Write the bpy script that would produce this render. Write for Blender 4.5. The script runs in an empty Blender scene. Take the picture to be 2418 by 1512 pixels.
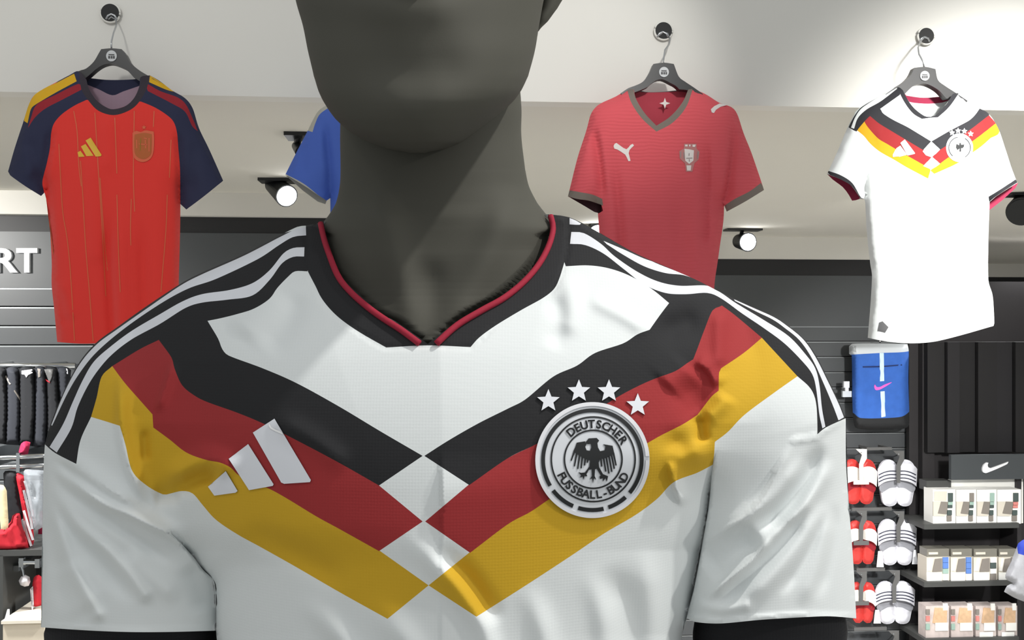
import bpy, math, random
import numpy as np
from mathutils import Vector
from mathutils.geometry import delaunay_2d_cdt
C = bpy.context.scene.collection
R = math.radians
random.seed(7)
# ------------------------------------------------------------------ camera
F = 2300.0            # focal length in photo pixels (2418 x 1512)
HX, HY = 1209.0, 780.0   # principal column and the horizon row
CZ = 2.35             # lens height; the mannequin stands on a tall display plinth
DZ = CZ-1.55
cam = bpy.data.cameras.new('camera'); camo = bpy.data.objects.new('camera', cam); C.objects.link(camo)
cam.sensor_width = 36; cam.sensor_fit = 'HORIZONTAL'; cam.lens = 36*F/2418
cam.shift_y = (HY-756)/2418
camo.location = (0, 0, CZ); camo.rotation_euler = (R(90), 0, 0); cam.clip_start = .05
bpy.context.scene.camera = camo
# ------------------------------------------------------------------ light
sc = bpy.context.scene
sc.view_settings.view_transform = 'Standard'; sc.view_settings.look = 'None'
sc.view_settings.exposure = 0; sc.view_settings.gamma = 1; sc.view_settings.use_curve_mapping = False
wd = bpy.data.worlds.new('world'); sc.world = wd; wd.use_nodes = True
wd.node_tree.nodes['Background'].inputs[0].default_value = (.97, 1, 1.0, 1)
wd.node_tree.nodes['Background'].inputs[1].default_value = .50
def spot(name, loc, to, power, deg=50, blend=.5, rad=.05, col=(1, .98, .94)):
    l = bpy.data.lights.new(name, 'SPOT'); l.energy = power; l.spot_size = R(deg); l.spot_blend = blend
    l.shadow_soft_size = rad; l.color = col
    o = bpy.data.objects.new(name, l); C.objects.link(o); o.location = (loc[0], loc[1], loc[2]+DZ)
    o.rotation_euler = (Vector(to)-Vector(loc)).to_track_quat('-Z', 'Y').to_euler(); return o
def area(name, loc, to, power, sx, sy, col=(1, 1, 1)):
    l = bpy.data.lights.new(name, 'AREA'); l.energy = power; l.shape = 'RECTANGLE'; l.size = sx; l.size_y = sy; l.color = col
    o = bpy.data.objects.new(name, l); C.objects.link(o); o.location = (loc[0], loc[1], loc[2]+DZ)
    o.rotation_euler = (Vector(to)-Vector(loc)).to_track_quat('-Z', 'Y').to_euler(); return o
spot('key_spot', (1.05, .36, 3.3), (-.03, .66, 1.55), 122, 50, .4, .04)
spot('front_right_spot', (2.0, -.1, 2.35), (.12, .66, 1.55), 46, 40, .9, .06)  # added to brighten the right sleeve and that side of the face
spot('fill_spot', (-1.1, -.3, 3.1), (-.1, .7, 1.4), 4, 45, .5, .06)
area('front_ambient_fill', (0, -.6, 3.1), (0, 1.6, 1.2), 6, 2.6, .5)  # unseen overhead panel, added as soft ambient fill
spot('white_jersey_spot', (1.62, .85, 2.85), (1.47, 2.72, 1.85), 620, 42, 1, .16)
spot('fascia_wash', (-1.2, .9, 3.0), (-1.2, 2.75, 2.35), 26, 110, 1, .08)  # added to lift the brightness of the fascia
spot('fascia_spot', (.5, 1.0, 2.75), (.20, 2.75, 2.25), 60, 30, .9, .04)
spot('left_wall_spot', (-3.0, 3.0, 2.12), (-2.75, 4.4, 1.35), 190, 100, 1, .1)
spot('right_wall_spot', (1.7, 4.6, 2.1), (2.1, 6.4, 1.45), 5, 100, 1, .1)
spot('shelf_spot', (2.3, 3.0, 1.75), (2.8, 6.2, .75), 420, 50, .9, .1)
spot('rack_spot', (-1.9, 2.4, 2.1), (-2.2, 4.4, 1.0), 50, 60, .9, .1)
for i, (x, y, pw) in enumerate(((-2.6, 3.4, 150), (-.3, 3.6, 170), (2.0, 4.0, 170), (4.2, 4.2, 170), (1.2, 5.4, 120), (3.6, 6.8, 170))):   # added spots that light the floor so its bounce brightens the soffit
    spot('bounce_spot_%d' % i, (x, y, 2.15), (x, y+.001, 0), pw*1.5, 125, .6, .08, (1, 1, .99))
# ------------------------------------------------------------------ frames
TH = R(4.5)                                     # the shop is turned a little against the lens
NS = np.array([-math.sin(TH), math.cos(TH), 0]); ES = np.array([math.cos(TH), math.sin(TH), 0])
NF = np.array([0., 1., 0.])                      # mannequin faces the lens
def lift(p, w, n=NS, a=0.):
    """photo point(s) -> world point(s) on the plane at distance w (minus a) along n"""
    p = np.atleast_2d(np.asarray(p, float))
    d = np.stack([(p[:, 0]-HX)/F, np.ones(len(p)), (HY-p[:, 1])/F], 1)
    t = (w-np.asarray(a))/(d@n)
    return d*np.reshape(t, (-1, 1))+np.array([0, 0, CZ])
def SP(u, w, z): return ES*u+NS*w+np.array([0, 0, z])     # shop coordinates
def uz(px, py, w):
    q = lift((px, py), w)[0]; return float(q@ES), float(q[2])
# ------------------------------------------------------------------ materials
MATS = {}
def mat(name, col, rough=.6, metal=0., emit=0., bump=0., bscale=200., spec=.4, var=0., vscale=8., alpha=1., trans=0., sheen=0., wave=None):
    if name in MATS: return MATS[name]
    m = bpy.data.materials.new(name); m.use_nodes = True; nt = m.node_tree; b = nt.nodes['Principled BSDF']
    c = tuple((x/12.92 if x <= .04045 else ((x+.055)/1.055)**2.4) for x in [v/255 for v in col])
    b.inputs['Base Color'].default_value = (*c, 1); b.inputs['Roughness'].default_value = rough
    b.inputs['Metallic'].default_value = metal; b.inputs['Specular IOR Level'].default_value = spec
    if sheen: b.inputs['Sheen Weight'].default_value = sheen; b.inputs['Sheen Roughness'].default_value = .5
    if emit:
        b.inputs['Emission Color'].default_value = (*c, 1); b.inputs['Emission Strength'].default_value = emit
    if trans: b.inputs['Transmission Weight'].default_value = trans
    if alpha < 1: b.inputs['Alpha'].default_value = alpha
    tc = nt.nodes.new('ShaderNodeTexCoord')
    if var:
        n = nt.nodes.new('ShaderNodeTexNoise'); n.inputs['Scale'].default_value = vscale; n.inputs['Detail'].default_value = 4
        nt.links.new(tc.outputs['Object'], n.inputs['Vector'])
        mx = nt.nodes.new('ShaderNodeMix'); mx.data_type = 'RGBA'
        mx.inputs[6].default_value = (*[x*(1-var) for x in c], 1); mx.inputs[7].default_value = (*[min(1, x*(1+var)) for x in c], 1)
        nt.links.new(n.outputs['Fac'], mx.inputs[0]); nt.links.new(mx.outputs[2], b.inputs['Base Color'])
    if bump:
        if wave == 'mesh':
            n = nt.nodes.new('ShaderNodeTexVoronoi'); n.inputs['Scale'].default_value = bscale; o = n.outputs['Distance']
            n.inputs['Randomness'].default_value = .15
        elif wave == 'wave':
            n = nt.nodes.new('ShaderNodeTexWave'); n.bands_direction = 'Z'; n.inputs['Scale'].default_value = bscale
            n.inputs['Distortion'].default_value = 3.5; n.inputs['Detail'].default_value = 1; n.inputs['Detail Scale'].default_value = .7; o = n.outputs['Fac']
        else:
            n = nt.nodes.new('ShaderNodeTexNoise'); n.inputs['Scale'].default_value = bscale; o = n.outputs['Fac']
        nt.links.new(tc.outputs['Object'], n.inputs['Vector'])
        bp = nt.nodes.new('ShaderNodeBump'); bp.inputs['Strength'].default_value = bump; bp.inputs['Distance'].default_value = .002
        nt.links.new(o, bp.inputs['Height']); nt.links.new(bp.outputs['Normal'], b.inputs['Normal'])
    MATS[name] = m; return m
def cloth(name, col, **k):
    k.setdefault('bump', .12); k.setdefault('bscale', 420); k.setdefault('wave', 'mesh'); k.setdefault('rough', .78); k.setdefault('spec', .25)
    return mat(name, col, **k)
# ------------------------------------------------------------------ objects
BASE = {}
def tag(o, label=None, cat=None, group=None, kind=None):
    if label: o['label'] = label
    if cat: o['category'] = cat
    if group: o['group'] = group
    if kind: o['kind'] = kind
    return o
def thing(name, label, cat, loc, group=None):
    o = bpy.data.objects.new(name, None); C.objects.link(o); o.empty_display_size = .05
    o.location = tuple(loc); BASE[o.name] = np.array(loc, float)
    return tag(o, label, cat, group)
def mk(name, V, Fs, m, parent=None, smooth=False, N=None, label=None, cat=None, group=None, kind=None, mi=None):
    V = np.asarray(V, float)
    if parent is None:
        base = np.array([(V[:, 0].min()+V[:, 0].max())/2, (V[:, 1].min()+V[:, 1].max())/2, V[:, 2].min()])
    else: base = BASE[parent.name]
    me = bpy.data.meshes.new(name); me.from_pydata((V-base).tolist(), [], [list(map(int, f)) for f in Fs])
    ms = m if isinstance(m, (list, tuple)) else [m]
    for x in ms: me.materials.append(x)
    if mi is not None: me.polygons.foreach_set('material_index', np.asarray(mi, np.int32))
    if smooth or N is not None: me.polygons.foreach_set('use_smooth', [True]*len(me.polygons))
    me.update()
    if N is not None: me.normals_split_custom_set_from_vertices([tuple(x) for x in N])
    o = bpy.data.objects.new(name, me); C.objects.link(o)
    if parent is None: o.location = tuple(base)
    else: o.parent = parent
    BASE[o.name] = base
    return tag(o, label, cat, group, kind)
class MB:
    def __init__(s): s.V = []; s.F = []; s.M = []
    def add(s, V, Fs, mi=0):
        k = len(s.V); s.V += [tuple(map(float, v)) for v in V]; s.F += [[i+k for i in f] for f in Fs]; s.M += [mi]*len(Fs); return s
    def box(s, u0, u1, w0, w1, z0, z1, mi=0, bev=0.):
        V = [SP(u, w, z) for z in (z0, z1) for w in (w0, w1) for u in (u0, u1)]
        return s.add(V, [(0, 1, 5, 4), (1, 3, 7, 5), (3, 2, 6, 7), (2, 0, 4, 6), (4, 5, 7, 6), (0, 2, 3, 1)], mi)
    def pbox(s, x0, x1, y0, y1, w, t, mi=0):
        u0, z1 = uz(x0, y0, w); u1, z0 = uz(x1, y1, w)
        return s.box(u0, u1, w, w+t, z0, z1, mi)
    def prism(s, pts, w, t, mi=0, n=NS, inset=0.):
        A = lift(pts, w, n); B = A+n*t; k = len(A)
        Fs = [list(range(k))[::-1], list(range(k, 2*k))]+[(i, (i+1) % k, k+(i+1) % k, k+i) for i in range(k)]
        return s.add(np.vstack([A, B]), Fs, mi)
    def tube(s, P, r, seg=8, mi=0, closed=False):
        P = [Vector(p) for p in P]; k = len(P); V = []; Fs = []
        for i, p in enumerate(P):
            t = (P[min(i+1, k-1)]-P[max(i-1, 0)]).normalized()
            a = t.cross(Vector((0, 0, 1)))
            if a.length < .2: a = t.cross(Vector((1, 0, 0)))
            a.normalize(); b = t.cross(a); rr = r[i] if hasattr(r, '__len__') else r
            V += [p+(a*math.cos(2*math.pi*j/seg)+b*math.sin(2*math.pi*j/seg))*rr for j in range(seg)]
        for i in range(k-1):
            for j in range(seg):
                Fs.append((i*seg+j, i*seg+(j+1) % seg, (i+1)*seg+(j+1) % seg, (i+1)*seg+j))
        Fs += [list(range(seg))[::-1], [(k-1)*seg+j for j in range(seg)]]
        return s.add(V, Fs, mi)
    def cyl(s, a, b, r0, r1=None, seg=24, mi=0):
        return s.tube([a, b], [r0, r0 if r1 is None else r1], seg, mi)
    def build(s, name, m, parent=None, **k):
        mi = s.M if isinstance(m, (list, tuple)) else None
        return mk(name, s.V, s.F, m, parent, mi=mi, **k)
# ------------------------------------------------------------------ 2D helpers
def curve(txt, step=8., closed=True):
    """'x,y x,y* ...' -> sampled polyline; * marks a sharp corner, runs in between are smooth"""
    P = []; K = []
    for t in txt.split():
        K.append(t.endswith('*')); a, b = t.rstrip('*').split(','); P.append((float(a), float(b)))
    P = np.array(P); n = len(P); out = []
    rng = range(n) if closed else range(n-1)
    for i in rng:
        p1, p2 = P[i], P[(i+1) % n]
        p0 = P[i-1] if (closed or i > 0) and not K[i] else p1-(p2-p1)
        p3 = P[(i+2) % n] if (closed or i+2 < n) and not K[(i+1) % n] else p2+(p2-p1)
        m = max(1, int(np.hypot(*(p2-p1))/step))
        for j in range(m):
            t = j/m
            d1 = (p2-p0)/2; d2 = (p3-p1)/2; L = np.hypot(*(p2-p1))
            for d in (d1, d2):
                l = np.hypot(*d)
                if l > L*1.2: d *= L*1.2/l
            h = (2*t**3-3*t*t+1)*p1+(t**3-2*t*t+t)*d1+(-2*t**3+3*t*t)*p2+(t**3-t*t)*d2
            out.append(h)
    if not closed: out.append(P[-1])
    return np.array(out)
def inside(P, poly):
    x, y = P[:, 0], P[:, 1]; r = np.zeros(len(P), bool)
    a = poly; b = np.roll(poly, -1, 0)
    for (x0, y0), (x1, y1) in zip(a, b):
        if y0 == y1: continue
        c = (y0 > y) != (y1 > y)
        r ^= c & (x < (x1-x0)*(y-y0)/(y1-y0)+x0)
    return r
def segdist(P, line):
    """unsigned distance, signed side and parameter 0..1 along an open polyline"""
    best = np.full(len(P), 1e9); sd = np.zeros(len(P)); tt = np.zeros(len(P)); n = len(line)-1
    L = np.r_[0, np.cumsum(np.hypot(*(np.diff(line, axis=0).T)))]
    for i in range(n):
        a, d = line[i], line[i+1]-line[i]; l2 = d@d+1e-9
        t = np.clip(((P-a)@d)/l2, 0, 1); q = P-(a+t[:, None]*d); r = np.hypot(q[:, 0], q[:, 1])
        u = r < best
        best[u] = r[u]; sd[u] = np.sign(d[0]*q[u, 1]-d[1]*q[u, 0])*r[u]; tt[u] = (L[i]+t[u]*(L[i+1]-L[i]))/L[-1]
    return best, sd, tt
def folds_fn(spec):
    """spec lines: 'kind amp_mm width_px taper | x,y x,y ...'; kinds r ridge, s step (high on the right of travel), l step (high on the left)"""
    items = []
    for ln in spec.strip().splitlines():
        if not ln.strip(): continue
        h, p = ln.split('|'); k, amp, w, *tp = h.split()
        items.append((k, float(amp)/1000, float(w), tp[0] if tp else 'b', curve(p, 14, False)))
    def f(P):
        out = np.zeros(len(P))
        for k, amp, w, tp, ln in items:
            lo = ln.min(0)-3.2*w; hi = ln.max(0)+3.2*w
            ix = np.where((P >= lo).all(1) & (P <= hi).all(1))[0]
            if not len(ix): continue
            d, sd, t = segdist(P[ix], ln)
            tap = {'b': np.minimum(1, np.minimum(t, 1-t)*4), 'n': np.ones_like(t), 's': np.minimum(1, t*3), 'e': np.minimum(1, (1-t)*3)}[tp]
            tap = tap*tap*(3-2*tap)
            if k == 'r': g = np.exp(-(d/w)**2)
            else:
                sg = sd if k == 's' else -sd
                g = np.where(sg > 0, np.exp(-(sg/w)**2), np.exp(-(sg/(w*.3))**2))
            out[ix] += amp*g*tap
        return out
    return f
def hexgrid(lo, hi, s):
    xs = np.arange(lo[0], hi[0], s); ys = np.arange(lo[1], hi[1], s*.866); g = []
    for j, y in enumerate(ys): g.append(np.stack([xs+(s/2 if j % 2 else 0), np.full(len(xs), y)], 1))
    return np.vstack(g)
def tri2d(outline, lines, spacing, coarse=None):
    """constrained triangulation of an outline; lines = closed polygons drawn on it"""
    g = hexgrid(outline.min(0), outline.max(0), spacing)
    if coarse:
        y0, sp2 = coarse; g = np.vstack([g[g[:, 1] < y0], hexgrid((outline[:, 0].min(), y0), outline.max(0), sp2)])
    g = g[inside(g, outline)]
    allp = [outline]+list(lines)
    ob = np.vstack([l for l in allp])
    # drop grid points that lie too close to a line (hash on cells)
    cell = spacing*.6
    keys = set()
    for q in np.floor(ob/cell).astype(int): 
        for dx in (-1, 0, 1):
            for dy in (-1, 0, 1): keys.add((q[0]+dx, q[1]+dy))
    g = np.array([p for p, k in zip(g, np.floor(g/cell).astype(int)) if (k[0], k[1]) not in keys]).reshape(-1, 2)
    pts = [Vector(p) for p in g]; ed = []
    for l in allp:
        k = len(pts); pts += [Vector(p) for p in l]; ed += [(k+i, k+(i+1) % len(l)) for i in range(len(l))]
    v, e, f, *_ = delaunay_2d_cdt(pts, ed, [], 0, 1e-3)
    V = np.array([tuple(x) for x in v]); T = np.array([t for t in f if len(t) == 3])
    cen = V[T].mean(1); T = T[inside(cen, outline)]
    a = V[T]; ar = (a[:, 1, 0]-a[:, 0, 0])*(a[:, 2, 1]-a[:, 0, 1])-(a[:, 1, 1]-a[:, 0, 1])*(a[:, 2, 0]-a[:, 0, 0])
    T = T[np.abs(ar) > 1e-4]; ar = ar[np.abs(ar) > 1e-4]
    T[ar > 0] = T[ar > 0][:, ::-1]
    return V, T
def vnormals(V, T):
    fn = np.cross(V[T[:, 1]]-V[T[:, 0]], V[T[:, 2]]-V[T[:, 0]]); N = np.zeros_like(V)
    for k in range(3): np.add.at(N, T[:, k], fn)
    return N/(np.linalg.norm(N, axis=1, keepdims=True)+1e-12)
def sub(V, N, T):
    ids, inv = np.unique(T, return_inverse=True)
    return V[ids], N[ids], inv.reshape(T.shape)
class Sheet:
    """a cloth sheet: traced outline in photo points, thickness field A(P) in metres towards the lens, painted regions"""
    def __init__(s, outline, A, w, n=NS, spacing=8., paints=(), coarse=None, flip=False):
        s.A, s.w, s.n = A, w, n
        s.P, s.T = tri2d(outline, [p for p, _ in paints], spacing, coarse)
        s.V = lift(s.P, w, n, A(s.P)); 
        if flip: s.T = s.T[:, ::-1]
        s.N = vnormals(s.V, s.T)
        s.key = np.zeros(len(s.T), int); cen = s.P[s.T].mean(1)
        s.names = ['']
        for p, k in paints:
            if k not in s.names: s.names.append(k)
            s.key[inside(cen, p)] = s.names.index(k)
    def part(s, key, name, m, parent, big=False, **k):
        ks = key if isinstance(key, (list, tuple)) else [key]
        T = s.T[np.isin(s.key, [s.names.index(q) for q in ks if q in s.names])]
        if not len(T): return None
        if big:                                   # keep the largest connected piece
            lab = np.arange(len(s.P))
            while True:
                mn = lab[T].min(1); new = lab.copy()
                for q in range(3): np.minimum.at(new, T[:, q], mn)
                if (new == lab).all(): break
                lab = new
            v, c = np.unique(lab[T[:, 0]], return_counts=True); T = T[lab[T[:, 0]] == v[c.argmax()]]
        V, N, T = sub(s.V, s.N, T)
        return mk(name, V, T, m, parent, N=N, **k)
    def decal(s, poly, off, name, m, parent, spacing=6., **k):
        """print or badge lying on the sheet: a skin off metres above it, with a rim down to it"""
        P, T = tri2d(poly, [], spacing); V = lift(P, s.w, s.n, s.A(P)+off); N = vnormals(V, T)
        k0 = len(V); rim = lift(poly, s.w, s.n, s.A(poly)+off); low = lift(poly, s.w, s.n, s.A(poly)-.0004); L = len(poly)
        ar = np.sum(poly[:, 0]*np.roll(poly[:, 1], -1)-poly[:, 1]*np.roll(poly[:, 0], -1))
        Fs = [list(t) for t in T]
        for i in range(L):
            j = (i+1) % L; q = (k0+i, k0+j, k0+L+j, k0+L+i)
            Fs.append(q if ar < 0 else q[::-1])
        VV = np.vstack([V, rim, low]); c = rim.mean(0); side = rim-c; side /= np.linalg.norm(side, axis=1, keepdims=True)+1e-9
        NN = np.vstack([N, side, side])
        return mk(name, VV, Fs, m, parent, N=NN, **k)
def pl(txt): return np.array([[float(a) for a in t.split(',')] for t in txt.split()])
def crop(txt, x0, y0, s, step=None):
    p = pl(txt)/s+np.array([x0, y0]); return p
def stroke(pts, w, cap=True):
    """thick line as a polygon"""
    P = np.asarray(pts, float); n = len(P); L = []; Rr = []
    ws = w if hasattr(w, '__len__') else [w]*n
    for i in range(n):
        t = P[min(i+1, n-1)]-P[max(i-1, 0)]; t = t/np.hypot(*t); q = np.array([-t[1], t[0]])*ws[i]/2
        L.append(P[i]+q); Rr.append(P[i]-q)
    return np.array(L+Rr[::-1])
def ell(cx, cy, rx, ry=None, n=40, a0=0., a1=360.):
    ry = rx if ry is None else ry; a = np.radians(np.linspace(a0, a1, n, endpoint=abs(a1-a0) < 360))
    return np.stack([cx+rx*np.cos(a), cy+ry*np.sin(a)], 1)
def arc_band(cx, cy, r0, r1, a0, a1, ky=1., n=24):
    o = ell(cx, cy, r1, r1*ky, n, a0, a1); i = ell(cx, cy, r0, r0*ky, n, a0, a1)[::-1]
    return np.vstack([o, i])
def star(cx, cy, r, k=.42, n=5, rot=-90):
    a = np.radians(rot+np.arange(2*n)*180/n); rr = np.where(np.arange(2*n) % 2 == 0, r, r*k)
    return np.stack([cx+rr*np.cos(a), cy+rr*np.sin(a)], 1)
GLY = {}
def glyph(ch, bold=.012):
    if ch not in GLY:
        cu = bpy.data.curves.new('glyph', 'FONT'); cu.body = ch; cu.resolution_u = 4; cu.offset = bold; cu.align_x = 'CENTER'
        ob = bpy.data.objects.new('glyph', cu); me = bpy.data.meshes.new_from_object(ob)
        V = np.array([tuple(v.co)[:2] for v in me.vertices]).reshape(-1, 2); Fs = [list(p.vertices) for p in me.polygons]
        bpy.data.objects.remove(ob); bpy.data.curves.remove(cu); bpy.data.meshes.remove(me); GLY[ch] = (V, Fs)
    return GLY[ch]
# ================================================================== the shop shell
WF, WL, WR, WX = 2.70, 4.65, 6.55, 9.0          # fascia, left wall, right wall, far wall (distances)
ZC = CZ+.637                                    # soffit height
m_white = mat('white_plaster', (226, 224, 218), rough=.85, var=.02, vscale=3, spec=.2)
m_soffit = mat('soffit_paint', (222, 219, 210), rough=.85, var=.02, vscale=3, spec=.2)
m_floor = mat('floor_vinyl', (196, 193, 186), rough=.5, var=.08, vscale=2)
m_dark = mat('charcoal_laminate', (74, 77, 80), rough=.42, var=.05, vscale=5, spec=.5)
m_black = mat('black_laminate', (38, 38, 40), rough=.5, spec=.4, var=.05, vscale=6)
m_rail = mat('aluminium_strip', (150, 154, 156), rough=.35, metal=.6)
m_chrome = mat('chrome', (205, 208, 210), rough=.18, metal=1)
U_STEP = uz(1010, 700, WR)[0]; U_END = uz(2148, 900, WR)[0]
MB().box(-7, 9, -3, 10, -.05, 0).build('floor', m_floor, kind='structure')
MB().box(-7, 9, WF, WF+.06, ZC, ZC+1.2).build('wall_fascia', m_white, kind='structure')
MB().box(-7, 9, WF+.06, 10, ZC, ZC+.06).build('ceiling', m_soffit, kind='structure')
def slat_wall(name, u0, u1, w, z_strip, z_band, z_panel, pitch, zs0, m):
    root = thing(name, None, None, SP((u0+u1)/2, w, 0)); root['kind'] = 'structure'
    MB().box(u0, u1, w+.03, w+.08, 0, ZC).build('backing_board', m_black, root)
    MB().box(u0, u1, w-.05, w+.03, z_strip, ZC).build('white_strip', m_white, root, label='white painted strip above the slats')
    MB().box(u0, u1, w+.004, w+.03, z_band, z_strip).build('top_band', m_black, root, label='black band')
    MB().box(u0, u1, w, w+.03, zs0+.004, z_band).build('header_panel', m, root, label='plain charcoal header panel')
    z = zs0; slat = None; strip = None
    while z-pitch > .1:
        if slat is None:
            slat = MB().box(u0, u1, w, w+.028, z-pitch+.010, z-.004).build('slat', m, root)
            strip = MB().box(u0, u1, w+.006, w+.030, z-.003, z+.004).build('groove_strip', m_rail, root, label='aluminium groove strip'); z0 = z
        else:
            a = slat.copy(); C.objects.link(a); a.location = (0, 0, z-z0)
            b = strip.copy(); C.objects.link(b); b.location = (0, 0, z-z0)
        z -= pitch
    return root
zl = lambda y, x, w: uz(x, y, w)[1]
slat_wall('wall_left', -5.2, U_STEP, WL, zl(512, 430, WL), zl(549, 300, WL), 0, zl(682, 60, WL)-zl(727.5, 60, WL), zl(682, 60, WL), m_dark)
slat_wall('wall_right', U_STEP, U_END, WR, zl(613, 1900, WR), zl(651, 1900, WR), 0, zl(772.5, 1900, WR)-zl(808.7, 1900, WR), zl(772.5, 1900, WR), m_dark)
MB().box(U_STEP-.03, U_STEP, WL, WR+.08, 0, ZC).build('wall_step', m_black, kind='structure')
# black end panel, recess and far wall on the right
MB().box(U_END, U_END+.03, WR+.0, WR+.4, 0, ZC-.2).build('trim_1', m_black, kind='structure')
MB().box(U_END+.03, 9, WX, WX+.06, 0, ZC).build('wall_far', m_black, kind='structure')
MB().box(U_END+.03, 9, WX-.06, WX, zl(655, 2380, WX), ZC).build('trim_2', m_white, kind='structure')
MB().box(6.3, 6.36, WF+.3, WX+.06, 0, ZC).build('wall_side_right', m_dark, kind='structure')
MB().box(-5.26, -5.2, WF+.06, WL+.08, 0, ZC).build('wall_side_left', m_dark, kind='structure')
# ================================================================== the mannequin and its white jersey
YC = .70; MPX = F/YC
OUT = curve('765,523* 745,530 722,533 702,536 659,557 576,600 477,644 427,670 345,724 278,772 229,808 189,854 153,920 119,1003* 117,1024 106,1050* 103,1100 101,1200 99,1300 98,1400 97,1482* 200,1489 300,1493 400,1493 510,1490* 512,1512 520,1600 505,1900 490,2600 490,2950* 1610,2950* 1610,2600 1585,1900 1590,1650 1608,1512 1622,1460* 1640,1469 1700,1473 1800,1464 1900,1458 1960,1456 2022,1461* 2015,1330 2005,1200 1998,1100 1997,990* 1981,950 1954,894 1928,842 1897,799 1853,763 1825,746 1787,729 1735,706 1700,690 1650,664 1600,642 1550,622 1500,598 1450,571 1400,541 1375,527 1343,513* 1320,509 1291,506* 1302,544 1291,573 1268,619 1230,662 1184,700 1132,729 1074,764 1010,812* 941,764 900,741 860,706 819,668 790,631 770,576', 7)
SIL_L = curve('765,523 745,530 722,533 702,536 659,557 576,600 477,644 427,670 345,724 278,772 229,808 189,854 153,920 119,1003 106,1050 103,1100 99,1300 97,1500', 14, False)
SIL_R = curve('2022,1480 2015,1330 2005,1200 1998,1100 1997,990 1981,950 1954,894 1928,842 1897,799 1853,763 1825,746 1787,729 1735,706 1700,690 1650,664 1600,642 1550,622 1500,598 1450,571 1400,541 1375,527 1343,513 1291,506', 14, False)
TL = curve('405,1262 430,1285 456,1314 480,1345 503,1368 510,1400 512,1512 520,1600 505,1900 490,2600 490,2960', 7, False)
TR = curve('1700,1040 1683,1100 1672,1200 1655,1300 1640,1380 1625,1440 1608,1512 1590,1650 1585,1900 1610,2600 1610,2960', 7, False)
FG_SCALE = 1.3
FG_FOLDS = folds_fn('''
l 5 30 b | 112,1061 180,1103 244,1150 300,1182 347,1204
l 7 24 b | 150,1110 200,1160 253,1197 300,1216 347,1239 403,1265 446,1291 457,1316
r 3.5 12 b | 120,1090 155,1131 200,1172 235,1200 270,1222
r -4 15 b | 135,1120 180,1172 235,1214 319,1272 385,1316 420,1330
r 4.5 15 s | 111,1110 130,1160 178,1236 263,1312 342,1405
r -4.5 20 b | 122,1150 150,1220 190,1280 250,1345 320,1430
r 5 15 s | 113,1140 135,1230 155,1300 178,1356 230,1450
r -4 22 b | 112,1200 125,1300 145,1400 160,1450
r 3 40 b | 160,1320 185,1400 215,1450
r 3 24 b | 290,1300 350,1360 430,1420
r -4 26 b | 440,1330 470,1390 485,1450
l 8 26 b | 282,880 281,980 288,1050 309,1121 345,1195
r -3 10 b | 342,1010 344,1095
r 7 26 b | 393,1150 432,1114 485,1089 527,1096 562,1122
r -6 22 b | 405,1160 450,1133 490,1122 520,1130
r -5 22 b | 360,1170 395,1168 430,1166
l 4 16 b | 408,850 388,913 366,976
r 3 40 b | 560,800 610,740 660,680
r -2.5 30 b | 620,830 680,760 700,680
r 4 18 b | 1700,725 1698,811 1697,880
l 4 24 b | 1637,850 1673,874 1695,920
r -5 34 n | 1590,775 1620,765
r -5 38 n | 1630,930 1645,955
r 4 40 b | 1570,920 1600,890 1630,860
r -6 14 b | 1651,980 1655,1010 1660,1050
r -4 26 n | 1595,1050 1605,1060
r 5 26 n | 1610,1076 1640,1070
r 4 20 b | 1662,990 1700,960 1720,930
l 5 18 b | 1578,1085 1590,1139 1612,1200
l 2.5 16 b | 1883,1020 1839,1105 1805,1169 1767,1217 1710,1250 1655,1290
r 4 20 b | 1900,1075 1860,1135 1815,1185 1750,1228 1690,1262
r -7 20 b | 1945,1040 1925,1085 1895,1140 1862,1192 1825,1226 1770,1246
r 3 16 b | 1965,1080 1945,1130 1910,1185 1870,1225 1835,1245
r -6 40 b | 1660,1350 1710,1315 1760,1285 1800,1262
s 4 16 b | 1655,1425 1680,1400 1737,1355 1790,1308 1820,1262
r 3 14 b | 1655,1420 1737,1353 1839,1254 1900,1190 1950,1110
r -4.5 18 b | 1690,1430 1737,1396 1805,1332 1872,1257 1912,1190
r 3.5 24 b | 1740,1440 1800,1385 1860,1320 1915,1240 1945,1180
r -2.8 11 b | 1950,1200 1942,1230 1910,1302 1868,1372 1840,1410
r 2.5 18 b | 1885,1440 1918,1370 1945,1290 1962,1200
r -2.5 14 b | 1925,1420 1948,1360 1968,1270 1975,1180
r 2.5 14 n | 1660,1430 1700,1440 1760,1432
s 1.6 10 n | 1876,1039 1930,1029 1950,1013 1996,988
r -.9 4 n | 724,536 724,590 727,641 745,676 782,733 854,788 912,821 1010,816 1111,820 1172,768 1230,733 1308,683 1330,629 1340,590 1343,520
r 1.4 5 n | 97,1478 300,1489 510,1486
r 1.6 6 n | 1622,1458 1700,1468 1800,1459 1900,1453 2022,1456
r 5 26 s | 940,1255 1040,1345 1110,1430 1150,1512 1180,1700
r -4 22 b | 1020,1290 1100,1360 1180,1480
r 5 26 s | 690,1410 770,1470 860,1600 900,1800
r 5 34 s | 860,1400 920,1470 980,1560 1000,1800
r 4 30 s | 1220,1370 1270,1450 1300,1600 1310,1800
r 4 30 s | 1370,1330 1420,1430 1440,1600 1445,1800
r -4 34 s | 1430,1330 1480,1440 1500,1600
r 3 30 s | 1520,1280 1540,1430 1550,1600
r 3 26 b | 1335,640 1350,720 1330,800
r -2.5 22 b | 1300,690 1325,760 1300,830
r 2.5 18 b | 1380,700 1470,745 1540,790
r 3 26 b | 640,985 740,1040 830,1110
r -3 30 b | 560,1240 690,1300 830,1390
''')
def ss(a, b, x):
    t = np.clip((x-a)/(b-a), 0, 1); return t*t*(3-2*t)
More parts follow.
